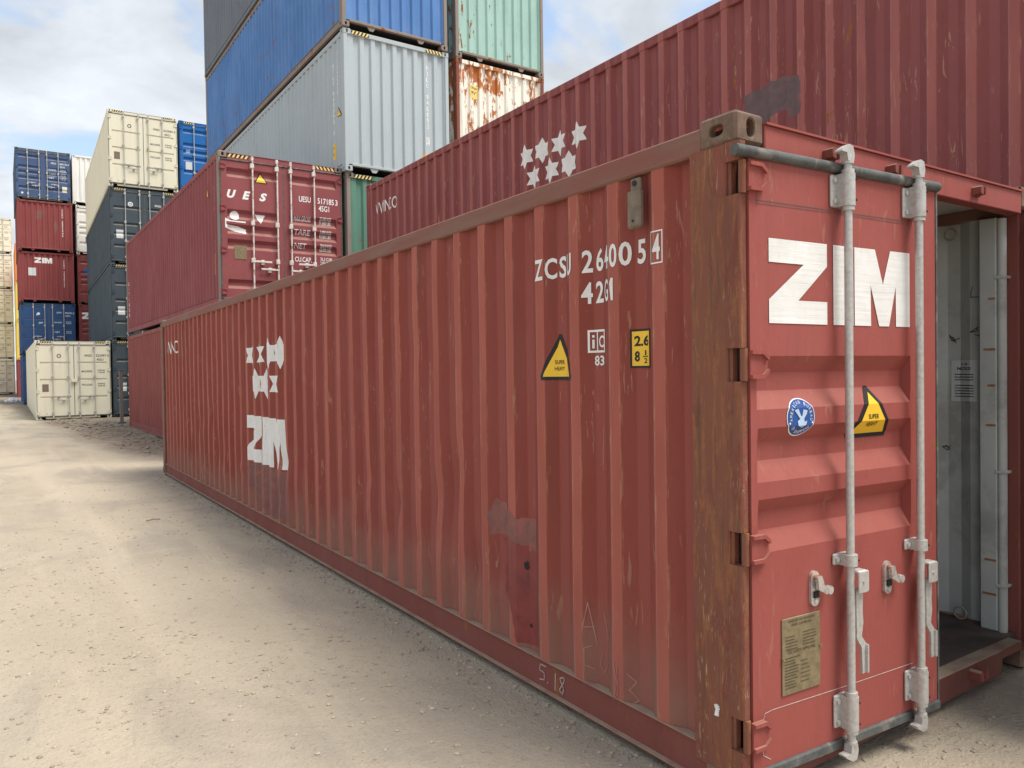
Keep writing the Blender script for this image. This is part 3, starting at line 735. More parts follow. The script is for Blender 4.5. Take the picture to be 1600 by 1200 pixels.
gm.materials.append(M['dirt'])
g = bpy.data.objects.new('ground', gm); COL.objects.link(g); tag(g, 'pale packed dirt yard with scattered grit', None, kind='structure')

def scatter(name, label, n, place, size, mats, flat=.6):
    """uncountable grit: small angular stones in one mesh"""
    V = []; F = []; MI = []
    ico = [(0, 0, 1), (.89, 0, .45), (.28, .85, .45), (-.72, .53, .45), (-.72, -.53, .45), (.28, -.85, .45), (.72, .53, -.45), (-.28, .85, -.45), (-.89, 0, -.45), (-.28, -.85, -.45), (.72, -.53, -.45), (0, 0, -1)]
    icf = [(0, 1, 2), (0, 2, 3), (0, 3, 4), (0, 4, 5), (0, 5, 1), (1, 6, 2), (2, 7, 3), (3, 8, 4), (4, 9, 5), (5, 10, 1), (6, 7, 2), (7, 8, 3), (8, 9, 4), (9, 10, 5), (10, 6, 1), (11, 7, 6), (11, 8, 7), (11, 9, 8), (11, 10, 9), (11, 6, 10)]
    for i in range(n):
        q = place()
        if q is None: continue
        x, y = q; s = size(); a = random.uniform(0, 6.28); o = len(V); ex = random.uniform(.7, 1.4); z = gz(x, y)
        for p in ico:
            k = random.uniform(.75, 1.2)*s; px, py = p[0]*ex*k, p[1]*k
            V.append((x+px*math.cos(a)-py*math.sin(a), y+px*math.sin(a)+py*math.cos(a), z+p[2]*k*flat+s*.12))
        F += [tuple(j+o for j in t) for t in icf]; MI += [random.randrange(len(mats))]*20
    me = bpy.data.meshes.new(name); me.from_pydata(V, [], F)
    for m in mats: me.materials.append(m)
    me.polygons.foreach_set('material_index', MI); me.update()
    o = bpy.data.objects.new(name, me); COL.objects.link(o); tag(o, label, None, kind='stuff')
st1 = plain('stone_pale', (.42, .355, .27), .9, 0, .2, 30, .3); st2 = plain('stone_grey', (.33, .285, .23), .9, 0, .2, 30, .3); st3 = plain('stone_tan', (.38, .31, .225), .9, 0, .2, 30, .3)
soil1 = plain('soil_dark', (.19, .15, .112), .95, 0, .25, 20, .5); soil2 = plain('soil_mid', (.31, .25, .185), .95, 0, .25, 20, .5)
def p_near():
    d = random.random()**1.7*13+.3; a = random.uniform(-.78, .62)+YAW*.35
    x, y = CP.x+d*math.sin(a), CP.y+d*math.cos(a)
    if x > -.02 and y > -.02: return None
    if noise.noise(Vector((x*.7, y*.5, 1))) < random.uniform(-.5, .35): return None
    return x, y
scatter('grit', 'small loose stones scattered over the dirt', 30000, p_near, lambda: .0032+.0130*random.random()**3.4, [st1, st2, st3])
def p_door():
    x, y = random.uniform(-.3, 2.6), random.uniform(-1.6, -.02); return x, y
scatter('gravel', 'loose gravel on the ground before the open container', 900, p_door, lambda: .004+.010*random.random()**2.5, [st2, st3])
def p_mud():
    x, y = random.uniform(-2.0, 1.0), random.uniform(14, 31)
    if mud_mask(x, y) < .6 or random.random() < .25: return None
    if x > 1.1-.0*y: return None
    return x, y
scatter('soil_clods', 'dark churned clods of soil beside the far containers', 900, p_mud, lambda: .018+.07*random.random()**3, [soil1, soil2, soil2], .55)
def p_edge():
    y = random.uniform(0, 12.1); return -abs(random.gauss(0, .10))-.005, y
scatter('edge_debris', 'line of dust and grit along the foot of the red container', 1500, p_edge, lambda: .004+.012*random.random()**3, [st1, st2, soil2])

# ------------------------------------------------------------------ the open red container (A)
A, As, Ae, Ad = container('brick-red open container with big white ZIM on its door, rusty corner post, nearest', (0, 0, 0), 'red_main', H=2.591, near='door', yf=.378, door_kind='hero', detail=2, rods=(.507, .980), ang=(3.5, 56), frame_mat='red_door', door_mat='red_door')
# near corner posts with hinge slots
def hero_post():
    mb = MB(); H = 2.591
    mb.box(.002, .07, .050, .232, .10, H-.113, bev=.006)
    gaps = [(z-.062, z+.062) for z in (.274, .971, 1.653, 2.342)]; z = .10
    for a, b in gaps+[(H-.115, 0)]:
        mb.prism([(.003, .056), (.003, .006), (.006, -.003), (.012, -.009), (.020, -.010), (.040, -.010), (.040, .056)], lambda p, q, t: (p, q, t), z, a, 1); z = b
    for a, b in gaps: mb.box(.014, .040, .034, .052, a, b, m=1)
    return mb.mesh('corner_post', 2)
pm = hero_post()
obj('corner_post', pm, ['post', 'post'], A); obj('corner_post', pm, ['red_rail', 'red_rail'], A, (W0, 0, 0), 0, (-1, 1, 1))
scar = MB()
for i in range(9):
    a = random.uniform(0, 6.28); scar.cyl((.000, .115+.014*math.cos(a)*random.random(), .335+.022*math.sin(a)), (.007, .115, .335), .009*random.uniform(.6, 1.2), 6)
obj('foam_blob', scar.mesh('foam_blob'), 'whitep', A)
# keepers on header and sill
def keeper():
    mb = MB(); mb.prism([(-.045, -.022), (-.015, -.03), (-.012, .012), (-.03, .026), (-.05, .018)], lambda a, b, t: (a, t, b), -.055, .0)
    mb.prism([(.02, -.026), (.045, -.02), (.042, .018), (.026, .026)], lambda a, b, t: (a, t, b), -.05, .0); mb.box(-.045, .045, -.014, .0, -.03, -.014, .003); return mb.mesh('cam_keeper')
km = keeper()
for x in (.56, 1.015, 1.775): obj('cam_keeper', km, 'red_rail', A, (x, -.003, 2.497), 0, (.75, .8, .8))
for x in (.56, 1.03, 1.74): obj('cam_keeper', km, 'red_rail', A, (x, -.003, .115))
# interior
def inner_side():
    ks = side_knots(12.192, .378); mb = MB(); n = len(ks)
    mb.add([(W0-SIDE_OUT-d-.004, y, z) for z in (.163, 2.50) for y, d in ks if True], [(i, i+1, n+i+1, n+i) for i in range(n-1)]); return mb.mesh('interior_wall')
def inner_left():
    mb = MB(); mb.box(.105, .109, .24, 12.0, .165, 2.48); return mb.mesh('interior_wall')
im = inner_side(); obj('interior_wall', im, 'inner', A); obj('interior_wall', inner_left(), 'inner', A)
obj('ceiling_sheet', box_mesh('ceiling_sheet', .07, W0-.07, .075, 12.0, 2.528, 2.536), 'inner', A)
obj('interior_end', box_mesh('interior_end', .07, W0-.07, 11.98, 12.0, .165, 2.52), 'inner', A)
obj('door_jamb', MB().box(W0-.135, W0-.06, .135, .225, .163, 2.45, bev=.006).mesh('door_jamb'), 'inner', A)
obj('drip_pipe', MB().cyl((W0-.115, .115, .165), (W0-.115, .115, 2.44), .024, 14).mesh('drip_pipe'), 'inner', A)
for z in (2.12, 1.05, .42):
    obj('pipe_clip', MB().box(W0-.145, W0-.06, .088, .142, z-.008, z+.008, bev=.003).mesh('pipe_clip'), 'inner', A)
def ringm(c, r, tr=.006, ax='x'):
    mb = MB(); n = 18; pts = [(c[0], c[1]+r*math.cos(2*math.pi*i/n), c[2]+r*math.sin(2*math.pi*i/n)) for i in range(n+1)]; mb.tube(pts, tr, 6); return mb.mesh('lashing_ring')
obj('lashing_ring', ringm((W0-.085, .40, 2.40), .032), 'cast_steel', A)
obj('lashing_ring', ringm((W0-.075, .36, .20), .034), 'cast_steel', A)
for z, w_ in ((2.0, .035), (1.72, .06), (1.52, .04), (1.30, .05), (.55, .06), (.36, .07)):
    obj('rust_weld', MB().box(W0-.1375, W0-.134, .14, .14+w_, z, z+.012).mesh('rust_weld'), 'rust_scar', A)
insurf = {'map': lambda u, v, off: (W0-SIDE_OUT-interp(side_knots(12.192, .378), -u)-.004-off-.001, -u, v), 'u': [-k for k, d in side_knots(12.192, .378)], 'v': []}
lines = [rect(-.41, -.29, 1.585-.016*i, 1.590-.016*i) for i in range(9) if i not in (3,)]
drape('paper_notice', A, insurf, [(rect(-.43, -.27, 1.43, 1.67), 'paper'), ([text('Z I M', -.35, 1.640, .014, None, .01, 'c'), text('NOTICE', -.35, 1.612, .018, .09, .03, 'c')]+lines, 'ink')], .004)
def squig(cx, cz, s, n, seed):
    rnd = random.Random(seed); return stroke([(cx+rnd.uniform(-s, s), cz+rnd.uniform(-s, s)) for i in range(n)], .004)
drape('scribble', A, insurf, [([squig(-.41, 1.80, .03, 6, 3), squig(-.28, 1.83, .03, 7, 5), squig(-.45, 1.15, .025, 7, 6), squig(-.27, 2.05, .04, 4, 8)], 'ink')], .004)
# vent box on the side wall
def vent():
    mb = MB(); mb.box(.0, .03, .495, .575, 2.24, 2.40, bev=.008); mb.box(.012, .03, .505, .565, 2.395, 2.452, bev=.006); mb.cyl((.006, .535, 2.43), (.016, .535, 2.43), .012, 10, 1); mb.cyl((-.004, .535, 2.27), (.004, .535, 2.27), .006, 8, 1); return mb.mesh('vent_box', 2)
obj('vent_box', vent(), ['ventgrey', 'gapdark'], A, (-.012, 0, 0))

# lettering on the long side: u = -y
def zim(x, y, wd, h):
    s = wd/.878
    Z = [(0, 1), (1, 1), (1, .72), (.49, .28), (1, .28), (1, 0), (0, 0), (0, .28), (.585, .72), (0, .72)]
    Mm = [(0, 1), (.36, 1), (.5, .55), (.635, 1), (1, 1), (1, 0), (.74, 0), (.735, .53), (.61, 0), (.43, 0), (.28, .53), (.285, 0), (0, 0)]
    return [poly([(x+a*.333*s, y+b*h) for a, b in Z]), rect(x+.371*s, x+.496*s, y, y+h), poly([(x+.504*s+a*.374*s, y+b*h) for a, b in Mm])]
def stars(x, y, dx, dy, r): return [star(x+dx*i, y, r) for i in range(4)]+[star(x+dx*(i+.5), y-dy, r) for i in range(3)]
drape('lettering', A, As, [(zim(-6.82, .70, 1.32, .50), 'whiteside')])
drape('star_emblem', A, As, [(stars(-6.66, 1.86, .345, .31, .165), 'whiteside')])
for ch, u, wd in (('Z', -1.285, .068), ('C', -1.205, .062), ('S', -1.125, .060), ('U', -1.045, .055), ('2', -.918, .050), ('6', -.846, .050), ('4', -.778, .056), ('0', -.718, .050), ('0', -.655, .054), ('5', -.572, .050), ('4', -.448, .044)):
    drape('lettering', A, As, [(text(ch, u, 2.095, .105, wd, .022), 'whiteside')])
drape('lettering', A, As, [(frame(-.464, -.388, 2.078, 2.215, .006), 'whiteside')])
for ch, u, wd in (('4', -.922, .052), ('2', -.850, .054), ('G', -.780, .054), ('1', -.722, .022)): drape('lettering', A, As, [(text(ch, u, 1.95, .10, wd, .022) if ch != '1' else poly([(u+.014, 1.95), (u+.028, 1.95), (u+.028, 2.05), (u+.014, 2.05), (u+.004, 2.03), (u+.004, 2.018), (u+.014, 2.026)]), 'whiteside')])
tri = lambda cx, y0, hw, h, rr_=.02: poly([(cx-hw, y0+rr_), (cx-hw+rr_*.3, y0), (cx+hw-rr_*.3, y0), (cx+hw, y0+rr_), (cx+rr_*.5, y0+h), (cx-rr_*.5, y0+h)])
def warn(cx, y0, hw, h, word=True):
    L = [(tri(cx, y0, hw, h), 'black'), (poly([(cx-hw+.022, y0+.017), (cx+hw-.022, y0+.017), (cx, y0+h-.026)]), 'yellowp')]
    if word: L.append(([text('SUPER', cx, y0+.078, .020, .068, .01, 'c'), text('HEAVY', cx, y0+.046, .020, .070, .01, 'c')], 'black'))
    return L
drape('warning_sticker', A, As, warn(-1.125, 1.595, .122, .225), .003)
drape('lettering', A, As, [([frame(-.896, -.790, 1.722, 1.828, .010), rect(-.848, -.841, 1.722, 1.828), rect(-.876, -.865, 1.742, 1.783), rect(-.876, -.865, 1.792, 1.804), text('C', -.816, 1.745, .055, .034, .02, 'c')], 'whiteside')])
drape('lettering', A, As, [(text('83', -.832, 1.662, .046, .066, .02, 'c'), 'whiteside')])
drape('height_label', A, As, [(rect(-.612, -.485, 1.648, 1.815), 'black'), (rect(-.603, -.494, 1.657, 1.806), 'yellowp'), ([text('2.6', -.548, 1.742, .046, .092, .03, 'c'), text('8', -.578, 1.675, .046, .030, .03, 'c'), text('1', -.527, 1.702, .022, .008, .02, 'c'), rect(-.545, -.509, 1.695, 1.699), text('2', -.527, 1.668, .022, .018, .02, 'c')], 'black')], .003)
drape('lettering', A, As, [(text('WWINCO', -11.70, 2.00, .20, .85, .0), 'whiteside')])
def blob(cx, cy, rx, ry, n=26, j=.18, seed=1):
    rnd = random.Random(seed); return poly([(cx+rx*math.cos(2*math.pi*i/n)*(1+rnd.uniform(-j, j)), cy+ry*math.sin(2*math.pi*i/n)*(1+rnd.uniform(-j, j))) for i in range(n)])
def rough(pts, j=.014, step=.035, seed=1):
    rnd = random.Random(seed); out = []
    for (a, b), (c, d) in zip(pts, pts[1:]+pts[:1]):
        n = max(1, int(math.hypot(c-a, d-b)/step))
        for i in range(n): out.append((a+(c-a)*i/n+rnd.uniform(-j, j), b+(d-b)*i/n+rnd.uniform(-j, j)))
    return poly(out)
drape('overpaint', A, As, [(rough([(-1.78, .84), (-1.72, .93), (-1.60, .92), (-1.52, .86), (-1.34, .875), (-1.335, .70), (-1.45, .72), (-1.62, .74), (-1.75, .73)], .01), 'smudge')], .0015)
drape('overpaint', A, As, [(rough([(-1.66, .72), (-1.50, .74), (-1.46, .68), (-1.345, .70), (-1.34, .45), (-1.345, .20), (-1.50, .19), (-1.56, .40), (-1.64, .42)], .008), 'redpatch')], .0010)
drape('overpaint', A, As, [(rough([(-6.9, .62), (-6.6, .72), (-6.1, .68), (-5.45, .70), (-5.40, .22), (-5.9, .2), (-6.4, .24), (-6.8, .4)], .03, .08), 'smudge')], .0010)
drape('rust_hole', A, As, [([blob(-1.43, .615, .013, .022, 14, .5, 3), blob(-1.41, .30, .012, .009, 12, .5, 4)], 'black')], .004)
railsurf = {'map': lambda u, v, off: (.022-off, -u, v), 'u': [], 'v': []}
five = stroke([(.07, .10), (.01, .10), (.0, .06), (.05, .055), (.05, .01), (.0, .0)], .007); dot = stroke([(.085, .0), (.09, .008)], .008)
one = stroke([(.0, .0), (.006, .095)], .007); eight = stroke([(.05, .10), (.01, .08), (.045, .035), (.035, .0), (.005, .015), (.05, .075), (.05, .1)], .007)
sh = lambda s_, dx, dy, k=1.: ([(a*k+dx, b*k+dy) for a, b in s_[0]], s_[1])
for ck in (sh(five, -1.30, .06, .8), sh(dot, -1.30, .06, .8), sh(one, -1.17, .045, .9), sh(eight, -1.14, .045, .9)): drape('chalk_mark', A, railsurf, [(ck, 'chalk')], .003)
for ck in [stroke([(-.95, .36), (-.91, .55), (-.87, .36)], .004), stroke([(-.93, .43), (-.88, .44)], .004), stroke([(-.82, .52), (-.79, .40), (-.76, .52)], .004),
      stroke([(-.89, .35), (-.93, .33), (-.93, .25), (-.88, .24)], .004), stroke([(-.83, .33), (-.85, .27), (-.82, .24), (-.79, .30)], .004), stroke([(-.72, .33), (-.70, .24), (-.72, .16), (-.69, .2), (-.70, .32)], .004), stroke([(-.64, .30), (-.60, .27), (-.63, .23), (-.59, .19), (-.64, .16)], .004)]: drape('chalk_mark', A, As, [(ck, 'chalkf')], .003)

# lettering and stickers on the left leaf
dl, ds = Ad[0]
drape('lettering', dl, ds, [(zim(.100, 1.808, .878, .318), 'whitedoor')])
def arc_text(sr, cx, cy, r, a0, a1, h, flip=False):
    out = []; n = len(sr)
    for i, ch in enumerate(sr):
        if ch == ' ': continue
        a = a0+(a1-a0)*i/(n-1); t = text(ch, 0, -h/2, h, h*.62 if ch != 'I' else h*.2, .0, 'c')
        out.append(tilt(t, cx+r*math.cos(a), cy+r*math.sin(a), a-math.pi/2 if not flip else a+math.pi/2))
    return out
cx, cy = .272, 1.448
eagle = [poly([(cx-.040, cy+.028), (cx-.018, cy+.034), (cx-.004, cy+.006), (cx+.004, cy+.004), (cx+.010, cy+.030), (cx+.034, cy+.026), (cx+.030, cy+.012), (cx+.014, cy-.006), (cx+.018, cy-.018), (cx+.032, cy-.014), (cx+.026, cy-.030), (cx+.004, cy-.040), (cx-.018, cy-.032), (cx-.022, cy-.014), (cx-.008, cy-.006), (cx-.024, cy+.012)])]
drape('round_emblem', dl, ds, [(disc(cx, cy, .080, .074, 40), 'whitep'), (disc(cx, cy, .076, .070, 40), 'bluep'), (arc_text('AMERICAN BUREAU', cx, cy, .058, R(190), R(-10), .013)+arc_text('OF SHIPPING', cx, cy, .058, R(222), R(318), .013, True)+[disc(cx-.064, cy-.022, .004), disc(cx+.064, cy-.022, .004)], 'whitep'), (eagle, 'ltblue')], .003)
drape('warning_sticker', dl, ds, warn(.722, 1.345, .135, .215), .003)
drape('weld_seam', dl, ds, [([stroke([(.044, 2.262), (.5, 2.263), (.975, 2.262)], .003), stroke([(.044, 2.250), (.5, 2.254), (.975, 2.250)], .003), stroke([(.040, 2.36), (.040, 2.24)], .002)], 'darkpatch')], .0015)
drape('weld_seam', dl, ds, [([stroke([(.06, .345), (.10, .35), (.5, .345), (.985, .345)], .0035), stroke([(.06, .345), (.045, .30), (.05, .19), (.09, .165)], .003)], 'chalk')], .0015)
pl = MB(); pl.box(.153, .372, -.006, .0, .388, .682, bev=.002)
for z, u in ((.53, .156), (.545, .369)): pl.cyl((u, -.012, z), (u, -.004, z), .006, 8)
plo = obj('approval_plate', pl.mesh('approval_plate'), 'brass', dl)
psurf = {'map': lambda u, v, off: (u, -.006-off, v), 'u': [], 'v': []}
rl = []
for i in range(11): rl.append(rect(.166, .166+random.uniform(.05, .09), .412+i*.0115, .416+i*.0115))
for i in range(5): rl.append(rect(.170, .170+random.uniform(.05, .07), .560+i*.012, .564+i*.012)); rl.append(rect(.268, .268+random.uniform(.05, .08), .566+i*.012, .570+i*.012))
for i in range(6): rl.append(rect(.255, .255+random.uniform(.04, .06), .425+i*.016, .428+i*.016))
drape('plate_engraving', dl, psurf, [([text('APPROVED FOR TRANSPORT', .262, .664, .009, .15, .01, 'c'), text('UNDER CUSTOMS SEAL', .262, .649, .009, .12, .01, 'c'), text('CSC SAFETY APPROVAL', .262, .545, .012, .16, .01, 'c')]+rl, 'brassink')], .001)

# ------------------------------------------------------------------ maroon pair behind it (B)
B, Bs, Be, _ = container('maroon container with seven white stars, upper one right behind the open red container', (3.53, -.57, 2.60), 'maroon_b', H=2.591, yf=.258, frame_mat='maroon_b')
drape('star_emblem', B, Bs, [(stars(-(6.40+.57), 4.47-2.60, .365, .30, .165), 'whiteside')])
drape('lettering', B, Bs, [(text('WWINCO', -(11.28+.57), 4.56-2.60, .21, .90, .0), 'whiteside')])
drape('overpaint', B, Bs, [(rough([(-3.41, 1.57), (-3.17, 1.61), (-3.03, 1.61), (-2.99, 1.63), (-2.81, 1.58), (-2.81, 1.25), (-2.87, 1.23), (-2.94, 1.26), (-2.96, 1.33), (-3.11, 1.30), (-3.20, 1.26), (-3.39, 1.39)], .012), 'darkpatch')], .0015)
container('maroon container on the ground carrying the star-marked one, almost hidden behind the open red container', (3.53, -.57, 0), 'maroon_b', H=2.591, yf=.258)

# ------------------------------------------------------------------ block behind the open container
container('brown-maroon container on the ground just beyond the far end of the open red one', (1.20, 13.05, .05), 'maroon_2', near='wall', yaw=R(.4))
U, Us, Ue, Ud = container('maroon container with UES on its doors, on top of the brown-maroon one', (1.19, 13.05, 2.97), 'maroon_u', near='door', yaw=R(.35), pitch=R(.25), door_kind='ridge5', hazard=True, rods=(.57, 1.04), post_mat='frame_grey', frame_mat='maroon_u', rod_mat='whiteworn')
Zt = 2.896
def dtx(d, surf, layers, name='lettering'): return drape(name, d, surf, layers)
d, s = Ud[0]
for ch, u, wd in (('U', .10, .17), ('E', .38, .16), ('S', .70, .15)): dtx(d, s, [(text(ch, u, 2.02, .16, wd, .05, shear=.3), 'whitep')])
drape('warning_sticker', d, s, warn(.74, 2.36, .12, .21, False))
drape('sticker', d, s, [([disc(.24, 1.70, .085)], 'whitep')]); drape('sticker', d, s, [(poly([(.62, 1.76), (.82, 1.76), (.72, 1.58)]), 'whitep')])
drape('torn_sticker', d, s, [(poly([(.06, 1.64), (.16, 1.60), (.44, 1.60), (.44, 1.57), (.08, 1.58), (.08, 1.52), (.30, 1.50), (.45, 1.45), (.45, 1.37), (.25, 1.40), (.06, 1.46)]), 'whitep')])
obj('data_plate', box_mesh('data_plate', .22, .45, -.006, -.001, .88, 1.14), 'brass', d)
d, s = Ud[1]
def spec(d, s, sr1, sr2, rows, mat, x0=-.93, xm=-.45, ztop=2.18, h=.085, dz=.26, z1=1.80):
    L = [text(sr1[0], x0+.10, ztop, h, .24, .015), text(sr1[1], xm, ztop, h, .34, .015), text(sr1[2], xm+.37, ztop, h, .05, .015), text(sr2, xm+.02, ztop-.15, h, .22, .015)]
    for i, (a, b, c) in enumerate(rows):
        L += [text(a, x0, z1-dz*i, h*.85, min(.34, .08*len(a)), .015), text(b, xm+.04, z1-dz*i+.045, h*.62, .24, .015), text(c, xm+.04, z1-dz*i-.035, h*.62, .24, .015)]
    for t in L: drape('lettering', d, s, [(t, mat)])
spec(d, s, ('UESU', '517185', '3'), '45G1', (('MAX.GROSS', '32.500 KGS', '71.650 LBS'), ('TARE', '3.890 KGS', '8.580 LBS'), ('NET', '28.610 KGS', '63.070 LBS'), ('CU.CAP.', '76.3 CUM', '2.694 CUFT')), 'whitep', x0=-.97, xm=-.49, ztop=2.10, h=.115, dz=.27, z1=1.72)
drape('lettering', U, Us, [(vertical_text('UESU5171853', -.42, 2.3, .10, .06), 'whiteworn')])
drape('height_label', U, Us, [(rect(-.55, -.40, .62, 1.02), 'yellowp'), ([text('9', -.475, .88, .09, .05, .02, 'c'), text('6', -.475, .70, .09, .05, .02, 'c')], 'black')])
drape('warning_sticker', U, Us, warn(-.95, 2.18, .10, .19, False))
drape('lettering', U, Us, [(vertical_text('5171853', -11.75, 1.6, .12, .08, 1.35), 'whitep')])

container('green container under the light grey one, mostly hidden behind the maroon UES container', (3.68, 12.95, 2.88), 'green', near='wall', hazard=True, post_mat='frame_grey')
container('green container at ground level under the other green one, wholly behind the red rows', (3.68, 12.95, -.02), 'green', near='wall')
G3, Gs, Ge, _ = container('light grey container with yellow height labels, between the blue and green ones', (3.63, 12.87, 5.78), 'grey', near='wall', hazard=True)
drape('lettering', G3, Ge, [(vertical_text('HYLU 940093', 1.92, 2.52, .105, .062, 1.2)+vertical_text('3', 1.92, .95, .12, .07)+[frame(1.87, 1.97, .80, .97, .012)], 'whitep')])
drape('height_label', G3, Ge, [(rect(1.80, 2.06, .32, .60), 'yellowp'), ([text('9\'6"', 1.93, .50, .06, .16, .02, 'c'), text('2.9 m', 1.93, .39, .06, .16, .02, 'c')], 'black')])
drape('lettering', G3, Gs, [(vertical_text('HYLU9400933', -.38, 2.55, .075, .05, 1.1)+vertical_text('HYLU 940093 3', -.62, 2.35, .10, .055, 1.15), 'whitep')])
drape('warning_sticker', G3, Gs, warn(-.35, 1.18, .10, .2, False)); drape('height_label', G3, Gs, [(rect(-.72, -.57, .35, .68), 'yellowp'), ([text('9', -.645, .56, .07, .04, .02, 'c'), text('6', -.645, .43, .07, .04, .02, 'c')], 'black')])
BL, BLs, BLe, _ = container('weathered blue container stacked on the light grey one', (3.60, 12.84, 8.69), 'blue', near='wall', post_mat='frame_grey', frame_mat='frame_grey')
drape('height_label', BL, BLe, [(rect(.34, .55, .72, 1.05), 'yellowp'), ([text('2.6', .445, .93, .06, .14, .02, 'c'), text('8 1/2', .445, .80, .06, .14, .02, 'c')], 'black')])
drape('lettering', BL, BLe, [(vertical_text('4210', 1.45, 2.0, .1, .06), 'whiteworn')])
container('dark grey container at the very top of the stack above the blue one', (3.58, 12.84, 11.60), 'dark', near='wall')

container('green-grey container at ground level under the rust-eaten white one, out of sight', (6.28, 12.95, -.02), 'teal', near='wall')
container('teal container on second level under the rust-eaten white one, hidden behind the starred container', (6.28, 12.95, 2.88), 'teal', near='wall')
RW, RWs, RWe, _ = container('rust-eaten white container under the pale teal one', (6.30, 12.95, 5.79), 'rusty', near='wall', post_mat='rustpost', frame_mat='rusty')
drape('height_label', RW, RWe, [(rect(.36, .60, 2.06, 2.36), 'yellowf'), ([text('CAUTION', .48, 2.27, .05, .18, .02, 'c'), text('9\'6"', .48, 2.16, .06, .16, .02, 'c')], 'black')])
drape('warning_sticker', RW, RWe, warn(1.22, 1.30, .12, .22, False)); drape('lettering', RW, RWe, [(vertical_text('5093', 1.92, 2.25, .1, .06), 'black')])
TL, TLs, TLe, _ = container('pale teal container with chipped rusty edges on top of the rusted white one', (6.30, 12.95, 8.69), 'teal', near='wall', post_mat='frame_grey', frame_mat='frame_grey')
container('cream container corner peeping out right of the rusted white one', (8.88, 12.98, 5.55), 'cream', near='wall', H=2.896, hazard=True)

# ------------------------------------------------------------------ slate and cream stack
EY = R(-1.18); EX, EYY = 1.23, 30.41
def cream_text(d0, s0, d1, s1, num, last, mat='black', seal=True):
    if seal: drape('round_logo', d0, s0, [(ring(.70, 2.33, .045, .07), mat)])
    drape('sticker', d0, s0, [(rect(.16, .36, 1.02, 1.30), 'ltblue' if mat == 'whitep' else 'ventgrey')])
    spec(d1, s1, ('WNGU', num, last), '45G1', (('MAX.GROSS', '32.500 KGS', '71.650 LBS'), ('PAYLOAD', '28.600 KGS', '63.050 LBS')), mat, dz=.5, z1=1.72, ztop=2.30)
SLAB = ('slate-grey container at the bottom of the tall stack, behind the single cream container', 'slate-grey container on second level, just above the single cream container\'s roof line', 'slate-grey container directly under the high cream one')
for i in range(3):
    rt, ss, ee, dd = container(SLAB[i], (EX, EYY, .15+2.9*i), 'slate', near='door', yaw=EY, door_kind='slate', hazard=True)
    drape('sticker', dd[0][0], dd[0][1], [(rect(.18, .42, .96, 1.28), 'paper')])
    drape('round_logo', dd[0][0], dd[0][1], [(ring(.68, 2.28, .05, .09), 'whitep'), (disc(.68, 2.28, .03), 'whitep')])
    spec(dd[1][0], dd[1][1], ('WNGU', '52%d941' % (3-i), '%d' % (i+3)), '45G1', (('MAX.GROSS', '32.500 KGS', '71.650 LBS'), ('PAYLOAD', '28.600 KGS', '63.050 LBS')), 'whitep', dz=.5, z1=1.6, ztop=2.26)
rt, ss, ee, dd = container('cream container on top of the slate-grey stack, high against the sky', (EX, EYY, .15+8.72), 'cream', near='door', yaw=EY, hazard=True)
cream_text(*dd[0], *dd[1], '523001', '3')
rt, ss, ee, dd = container('bright blue container beside the high cream one, cut off by the blue-grey stack', (EX+2.52, EYY+.05, .15+8.72), 'bright_blue', near='door', yaw=EY, door_kind='ridge', hazard=True)
drape('sticker', dd[0][0], dd[0][1], [(rect(.20, .36, 1.64, 1.76), 'ltblue')]); drape('sticker', dd[0][0], dd[0][1], [(rect(.18, .42, .98, 1.28), 'paper')])
for i in range(3): container('slate-grey container under the bright blue one, level %s from the ground, hidden' % ('one', 'two', 'three')[i], (EX+2.52, EYY+.05, .15+2.9*i), 'slate', L=6.058, near='wall', yaw=EY)
rt, ss, ee, dd = container('single cream container standing alone on the ground, doors to the camera', (-1.25, 30.51, .12), 'cream', near='door', door_kind='flat3', hazard=True)
cream_text(*dd[0], *dd[1], '522997', '0')
obj('lock_box', box_mesh('lock_box', 1.13, 1.32, -.10, -.03, 1.36, 1.48, bev=.01), 'cream', rt)

# ------------------------------------------------------------------ mixed stack on the far left
FX, FY = -1.42, 44.1
rt, ss, ee, dd = container('deep blue container at the foot of the mixed stack, half behind the single cream one', (FX+.06, FY+.3, .33), 'navy2', L=6.058, H=2.591, near='door', door_kind='ridge')
rt, ss, ee, dd = container('deep blue container with white grid-panelled doors under the ZIM-marked maroon one', (FX+.03, FY+.2, 2.95), 'navy2', L=6.058, H=2.591, near='door', door_kind='grid')
drape('logo', dd[0][0], dd[0][1], [([disc(.72, 2.02, .07), poly([(.62, 1.93), (.70, 1.95), (.64, 2.03)])], 'whitep'), (text('JZP', .72, 1.50, .09, .2, .03), 'whitep')])
spec(dd[1][0], dd[1][1], ('JZPU', '480356', '2'), '22G1', (('MAX.GROSS', '30.480 KGS', '67.200 LBS'), ('NET', '28.280 KGS', '62.350 LBS')), 'whitep', dz=.5, z1=1.55, ztop=2.05)
rt, ss, ee, dd = container('maroon container with white ZIM on its end wall, third up in the mixed stack', (FX, FY+.1, 5.56), 'maroon_f', L=6.058, H=2.591, near='wall')
drape('lettering', rt, ee, [(zim(.68, 2.02, .78, .28), 'whitep')]); drape('sticker', rt, ee, [(rect(.40, .74, 1.36, 1.76), 'paper')])
drape('lettering', rt, ee, [(vertical_text('ZIMU 2640712', 1.98, 2.25, .10, .06, 1.2), 'whitep')])
rt, ss, ee, dd = container('maroon container with plain end wall and grey overpaint, under the navy one', (FX-.03, FY, 8.17), 'maroon_f', L=6.058, H=2.591, near='wall')
